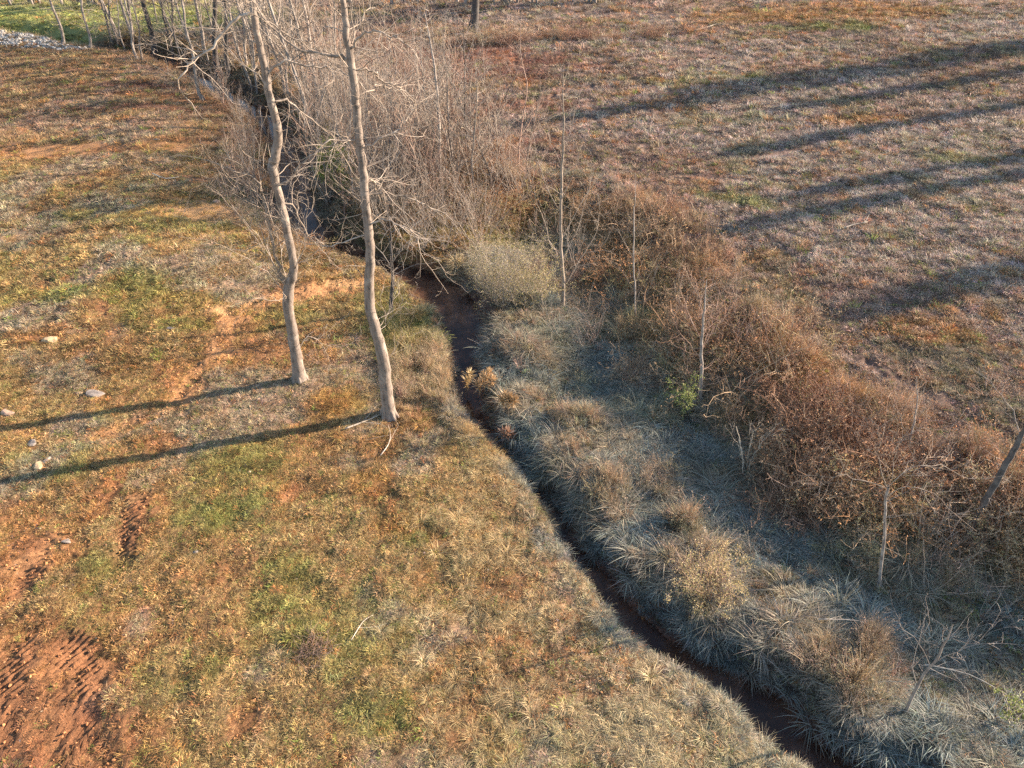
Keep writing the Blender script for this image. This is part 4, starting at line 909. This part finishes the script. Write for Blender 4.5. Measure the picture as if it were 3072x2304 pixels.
leafy_shrub('leafy_shrub', 'orange leaved seedling on the bank below the V-shaped sapling', (2640, 1420), .55, .35, [(.50, .17, .04), (.42, .20, .06)], 1, .05, 89, 5)
leafy_shrub('leafy_shrub', 'rounded rusty bush alone at the right field edge', (2960, 1180), .5, .6, [(.34, .20, .12), (.28, .16, .10)], 2, .03, 90, 18, M_REDTW)

def reed(name, label, base_px, tops, seed, col):
    rgn = np.random.default_rng(seed); b = pix(*base_px); root = empty(name, b); tag(root, label, 'dry reed'); st = MB(); pl = MB()
    for tx, ty, ln in tops:
        e = lift(tx, ty, b[1]) - b; P = [np.array([rgn.normal(0, .03), rgn.normal(0, .03), -.05])]; P += [P[0] + (e - P[0]) * q + rgn.normal(0, .01, 3) for q in (.35, .7, 1.0)]
        st.tube(P, [.006, .005, .004, .003], 4, tone=(.45, .32, .16))
        d = unit(e - P[0]); side = unit(np.array([1, .2, 0]) + rgn.normal(0, .3, 3))
        for k in range(110):
            q = rgn.random(); o = e - d * ln * q; dd = unit(d * .7 + rgn.normal(0, .55, 3) + side * .3); L = (.07 + .18 * math.sin(math.pi * min(1, q * .9 + .1))) * rgn.uniform(.5, 1.1)
            c = np.array(col) * rgn.uniform(.7, 1.35); pl.leaf(o, dd, rgn.normal(0, 1, 3), L, .0065, tuple(c))
    st.build('stems', M_LEAFC, root); pl.build('plumes', M_LEAFC, root, smooth=False); return root
reed('dry_reed', 'tall orange-tan plumed reed on the right edge of the narrow creek', (1448, 1205), [(1465, 1108, .5), (1448, 1122, .45), (1480, 1132, .4), (1432, 1145, .35)], 91, (.66, .46, .25))
reed('dry_reed', 'small golden plumed reed standing in the creek bed', (1400, 1195), [(1410, 1115, .35), (1398, 1138, .3)], 92, (.58, .44, .24))
reed('dry_reed', 'rusty pink plumed grass on the bank below the tall orange-tan reed', (1540, 1325), [(1505, 1295, .25), (1520, 1290, .25), (1535, 1300, .22)], 93, (.52, .33, .22))
reed('dry_reed', 'bronze seeded clump right of the tall orange-tan reed', (1525, 1245), [(1515, 1180, .3), (1530, 1185, .3), (1545, 1195, .25), (1500, 1195, .25)], 94, (.48, .33, .18))

# ------------------------------------------------------------------ stones, wood
M_ST1 = stone_material('tan_sandstone', (.42, .28, .15), (.52, .37, .21)); M_ST2 = stone_material('grey_stone', (.17, .14, .12), (.32, .26, .21)); M_ST3 = stone_material('brown_stone', (.26, .17, .12), (.40, .26, .18))
def stone(px, py, dims, mat, label, seed, cat='stone', rz=0., sink=.12):
    rgn = np.random.default_rng(seed); o = rock_mesh(rgn, 'stone', mat, dims, 2, .16, link=True); p = pix(px, py); o.location = (p[0], p[1], p[2] + dims[2] * sink); o.rotation_euler = (rgn.normal(0, .1), rgn.normal(0, .1), rz); tag(o, label, cat); o.data.shade_flat(); return o
stone(150, 1024, (.21, .15, .12), M_ST1, 'flat-topped tan block of stone on the left field in the sun', 301, rz=.1)
stone(285, 1182, (.24, .14, .07), M_ST2, 'flat grey slab of stone above the upper long tree shadow', 302, rz=-.1)
stone(240, 1180, (.09, .07, .06), M_ST1, 'fist-sized pinkish stone touching the flat grey slab', 303)
stone(22, 1240, (.24, .12, .10), M_ST3, 'rounded brown stone at the left edge by the upper shadow', 304, rz=-.4)
stone(95, 1330, (.12, .10, .07), M_ST2, 'dark grey stone left of the two long shadows', 305)
stone(118, 1400, (.10, .15, .10), M_ST1, 'upright tan chunk just above the lower long shadow', 306, rz=.4)
stone(140, 1385, (.05, .13, .07), M_ST2, 'thin grey splinter of stone beside the upright tan chunk', 307, rz=-.3)
stone(200, 1625, (.10, .06, .05), M_ST2, 'grey stone on bare clay near the left track marks', 308, rz=.3)
stone(585, 1656, (.07, .05, .04), M_ST2, 'small pale curved stone in the grass right of the clay patch', 309, rz=.5)
stone(510, 985, (.16, .07, .04), M_ST2, 'pale flat stone in the shaded grass at left centre', 310)
stone(66, 685, (.10, .07, .06), M_ST3, 'small dark stone at the far left field', 311)
stone(2060, 2110, (.05, .10, .04), M_ST2, 'pale flat stone in the grass left of the lower creek', 312, rz=.5)
stone(470, 418, (.18, .06, .04), M_DEAD, 'bleached chip lying on the far left clay', 313)
stone(1905, 640, (.14, .09, .05), M_DEAD, 'bleached wood lump in the brush behind the thin sapling', 314)
stone(650, 605, (.16, .12, .08), M_ST3, 'clay lump on the sunlit earth mound at left', 315); stone(1650, 105, (.3, .2, .12), M_ST2, 'grey stone on the slope right of the dark trunk', 316)

def stick(name, label, pix_pts, r, seed, mat=M_DEAD, lift_=.04, cat='fallen branch', forks=2):
    rgn = np.random.default_rng(seed); P = np.array([pix(*p) for p in pix_pts]); b = P[0].copy(); P = densify(P, 3) - b; P[:, 2] += lift_ + r; root = empty(name, b); tag(root, label, cat)
    m = MB(); m.tube(P, np.linspace(r, r * .4, len(P)), 7, True); m.build('stem', mat, root); m = MB()
    for i in range(forks):
        k = rgn.integers(1, len(P) - 1); d = unit(P[min(k + 1, len(P) - 1)] - P[k]); grow(m, rgn, P[k], d + rgn.normal(0, .6, 3) * (1, 1, .25), rgn.uniform(.25, .6), r * .4, 1, .12, 0)
    if forks: m.build('twigs', mat, root)['kind'] = 'stuff'
    return root
stick('fallen_branch', 'bleached fallen branch at the foot of the right tall tree', [(1038, 1292), (1075, 1278), (1115, 1262), (1150, 1245)], .022, 401, forks=3)
stick('fallen_branch', 'curved pale stick in rusty grass below the right tall tree', [(1142, 1372), (1165, 1340), (1172, 1310), (1165, 1280)], .012, 402)
stick('fallen_branch', 'bleached forked branch lying on the upper right field', [(2080, 96), (2125, 84), (2150, 76), (2180, 80)], .03, 403, forks=3)
stick('fallen_branch', 'thin pale stick on the right field by the diagonal shadow', [(2530, 690), (2560, 680), (2600, 672)], .03, 404)
stick('fallen_branch', 'long thin stick in the straw at bottom centre', [(1055, 1925), (1090, 1870), (1120, 1850)], .007, 405, forks=1)
stick('fallen_branch', 'thin arched cane over the swale grass at lower right', [(2440, 1890), (2560, 1895), (2640, 1930)], .009, 406, lift_=.3)
stick('fallen_branch', 'pale cane lying on the bottom right brush', [(2750, 2030), (2880, 2060), (2990, 2120)], .010, 407, lift_=.35)
stick('fallen_branch', 'dead leaning twig on the left bank opposite the muddy pool', [(460, 530), (500, 545), (540, 540)], .02, 408, lift_=.1)
stick('fallen_branch', 'bleached stub at foot of the lone dark far tree', [(1370, 108), (1395, 107)], .05, 409, forks=0)

# dry weed pile in the left meadow
m = MB(); rgn = np.random.default_rng(77)
for i in range(160):
    p = rgn.normal(0, .13, 3) * (1, 1, .25); p[2] = abs(p[2]); grow(m, rgn, p, rgn.normal(0, 1, 3) * (1, 1, .4) + (0, 0, .4), rgn.uniform(.15, .35), .003, 0, .2, -.1, .1)
q = pix(945, 1945); o = m.build('dry_weed', M_REDTW); o.location = q; tag(o, 'matted dark red weed clump in the bottom left meadow', 'weed')

# ------------------------------------------------------------------ far lone tree, far wood edge, trees right of the frame whose shade falls on the field
traced_tree('lone_tree', 'single dark trunk standing alone on the far field', 'tree', [(1420, 98), (1423, 70), (1426, 30), (1427, -10)], [.29, .24, .215, .20], [], M_DARKB, M_DARKB, 140, (1.5, .03, 1, .4), (9, .05), 0, flare=1.9)

for px_1, py_1, sc_1, l_ in ((965, 1090, .45, 'grey wiry weed bush right of the left poplar foot'), (1225, 1180, .35, 'thin wiry weeds right of the right poplar foot'), (930, 1160, .3, 'low dry weeds at the foot of the left poplar')):
    put(protoD[0], px_1, py_1, scale=sc_1, label=l_, cat='shrub', name='bare_shrub', rgn=rt_)
rt_ = np.random.default_rng(17)
def far_tree(px, py, lb, sc, grp):
    p = pix(px, py); put(protoC[int(rt_.integers(0, 3))], xyz=p, scale=sc, label=lb, cat='tree', group=grp, name='far_tree', rgn=rt_)
for i in range(34): px_1 = rt_.uniform(1040, 1900); far_tree(px_1, rt_.uniform(3, 12), 'grey bare tree in the wood edge beyond the far field, ' + ('left of the lone trunk' if px_1 < 1400 else 'right of the lone trunk'), rt_.uniform(.9, 1.4), 'bare trees of the far wood edge')
for i in range(26): far_tree(rt_.uniform(-60, 520), rt_.uniform(4, 16), 'brownish bare tree in the wood edge beyond the green field', rt_.uniform(.9, 1.4), 'bare trees beyond the green field')

def pine(loc, h, seed, label, wide=.45):
    rgn = np.random.default_rng(seed); root = empty('pine_tree', loc); tag(root, label, 'tree', 'pines beyond the right field'); t = MB(); pts = [np.array([rgn.normal(0, .04) * k, rgn.normal(0, .04) * k, h * k / 10 - .1]) for k in range(11)]
    t.tube(pts, np.linspace(.22, .04, 11), 10); c = MB()
    for i in range(80):
        z = h * (.28 + .7 * rgn.random()); an = rgn.uniform(0, 6.28); L = ((1.0 - (z / h - .25) * .9) * h * .2 * rgn.uniform(.6, 1.1) + .3) * wide; d = np.array([math.cos(an), math.sin(an), .25]); a = np.array([0, 0, z]); e = a + d * L
        t.tube([a, (a + e) / 2 + (0, 0, .05), e], [.03, .02, .008], 4)
        for q in range(42):
            w = a + (e - a) * rgn.uniform(.3, 1.05) + rgn.normal(0, .16, 3); c.leaf(w, rgn.normal(0, 1, 3) + (0, 0, .5), rgn.normal(0, 1, 3), rgn.uniform(.18, .36), .10, (.06 * rgn.uniform(.7, 1.3), .10 * rgn.uniform(.7, 1.3), .035))
    t.build('trunk', M_GREY, root); c.build('crown', M_LEAFC, root, smooth=False); return root
SH = np.array([math.cos(SUN_AZ), math.sin(SUN_AZ)]) / math.tan(SUN_EL)
def pine_for_shadow(tip_px, h, seed, label, wide=.45):
    tip = pix(*tip_px); k = h
    for _ in range(5):
        q = tip[:2] + SH * k; k = h + ground_z(q[0], q[1]) - tip[2]
    pine((q[0], q[1], ground_z(*q)), h, seed, label, wide)
pine_for_shadow((1480, 378), 13.5, 501, 'tallest pine beyond the right edge casting the long band over the far field', .30)
pine_for_shadow((1700, 345), 12.5, 502, 'second pine of the row beyond the right edge', .22)
pine_for_shadow((1900, 300), 12.0, 503, 'third pine of the row beyond the right edge', .32)
pine_for_shadow((2250, 262), 11.0, 504, 'pine at the far end of the row beyond the right edge', .4)
pine_for_shadow((2300, 340), 11.0, 505, 'narrow pine beyond the right edge under the far shade band', .2)
pine_for_shadow((2120, 470), 11.0, 506, 'thin pine between the two rows beyond the right edge', .12)
pine_for_shadow((2000, 745), 10.5, 507, 'slim pine casting the thin lower diagonal streak', .16)
pine_for_shadow((2350, 600), 10.0, 508, 'young pine beside the slim pine beyond the right edge', .14)
pine_for_shadow((2700, 890), 8.5, 509, 'short pine nearest the brushy bank beyond the right edge', .38)
pine_for_shadow((2480, 960), 9.0, 510, 'thin pine beside the short pine beyond the right edge', .12)
pine_for_shadow((2330, 2080), 8.5, 511, 'bushy pine low on the right, shading the bottom right corner', 1.0)
pine_for_shadow((2750, 1800), 7.5, 512, 'bushy pine on the right shading the lower bank', .7)

# the pattern plants were only sources for the copies above
for r in ALLP:
    for ch in list(r.children): bpy.data.objects.remove(ch)
    bpy.data.objects.remove(r)
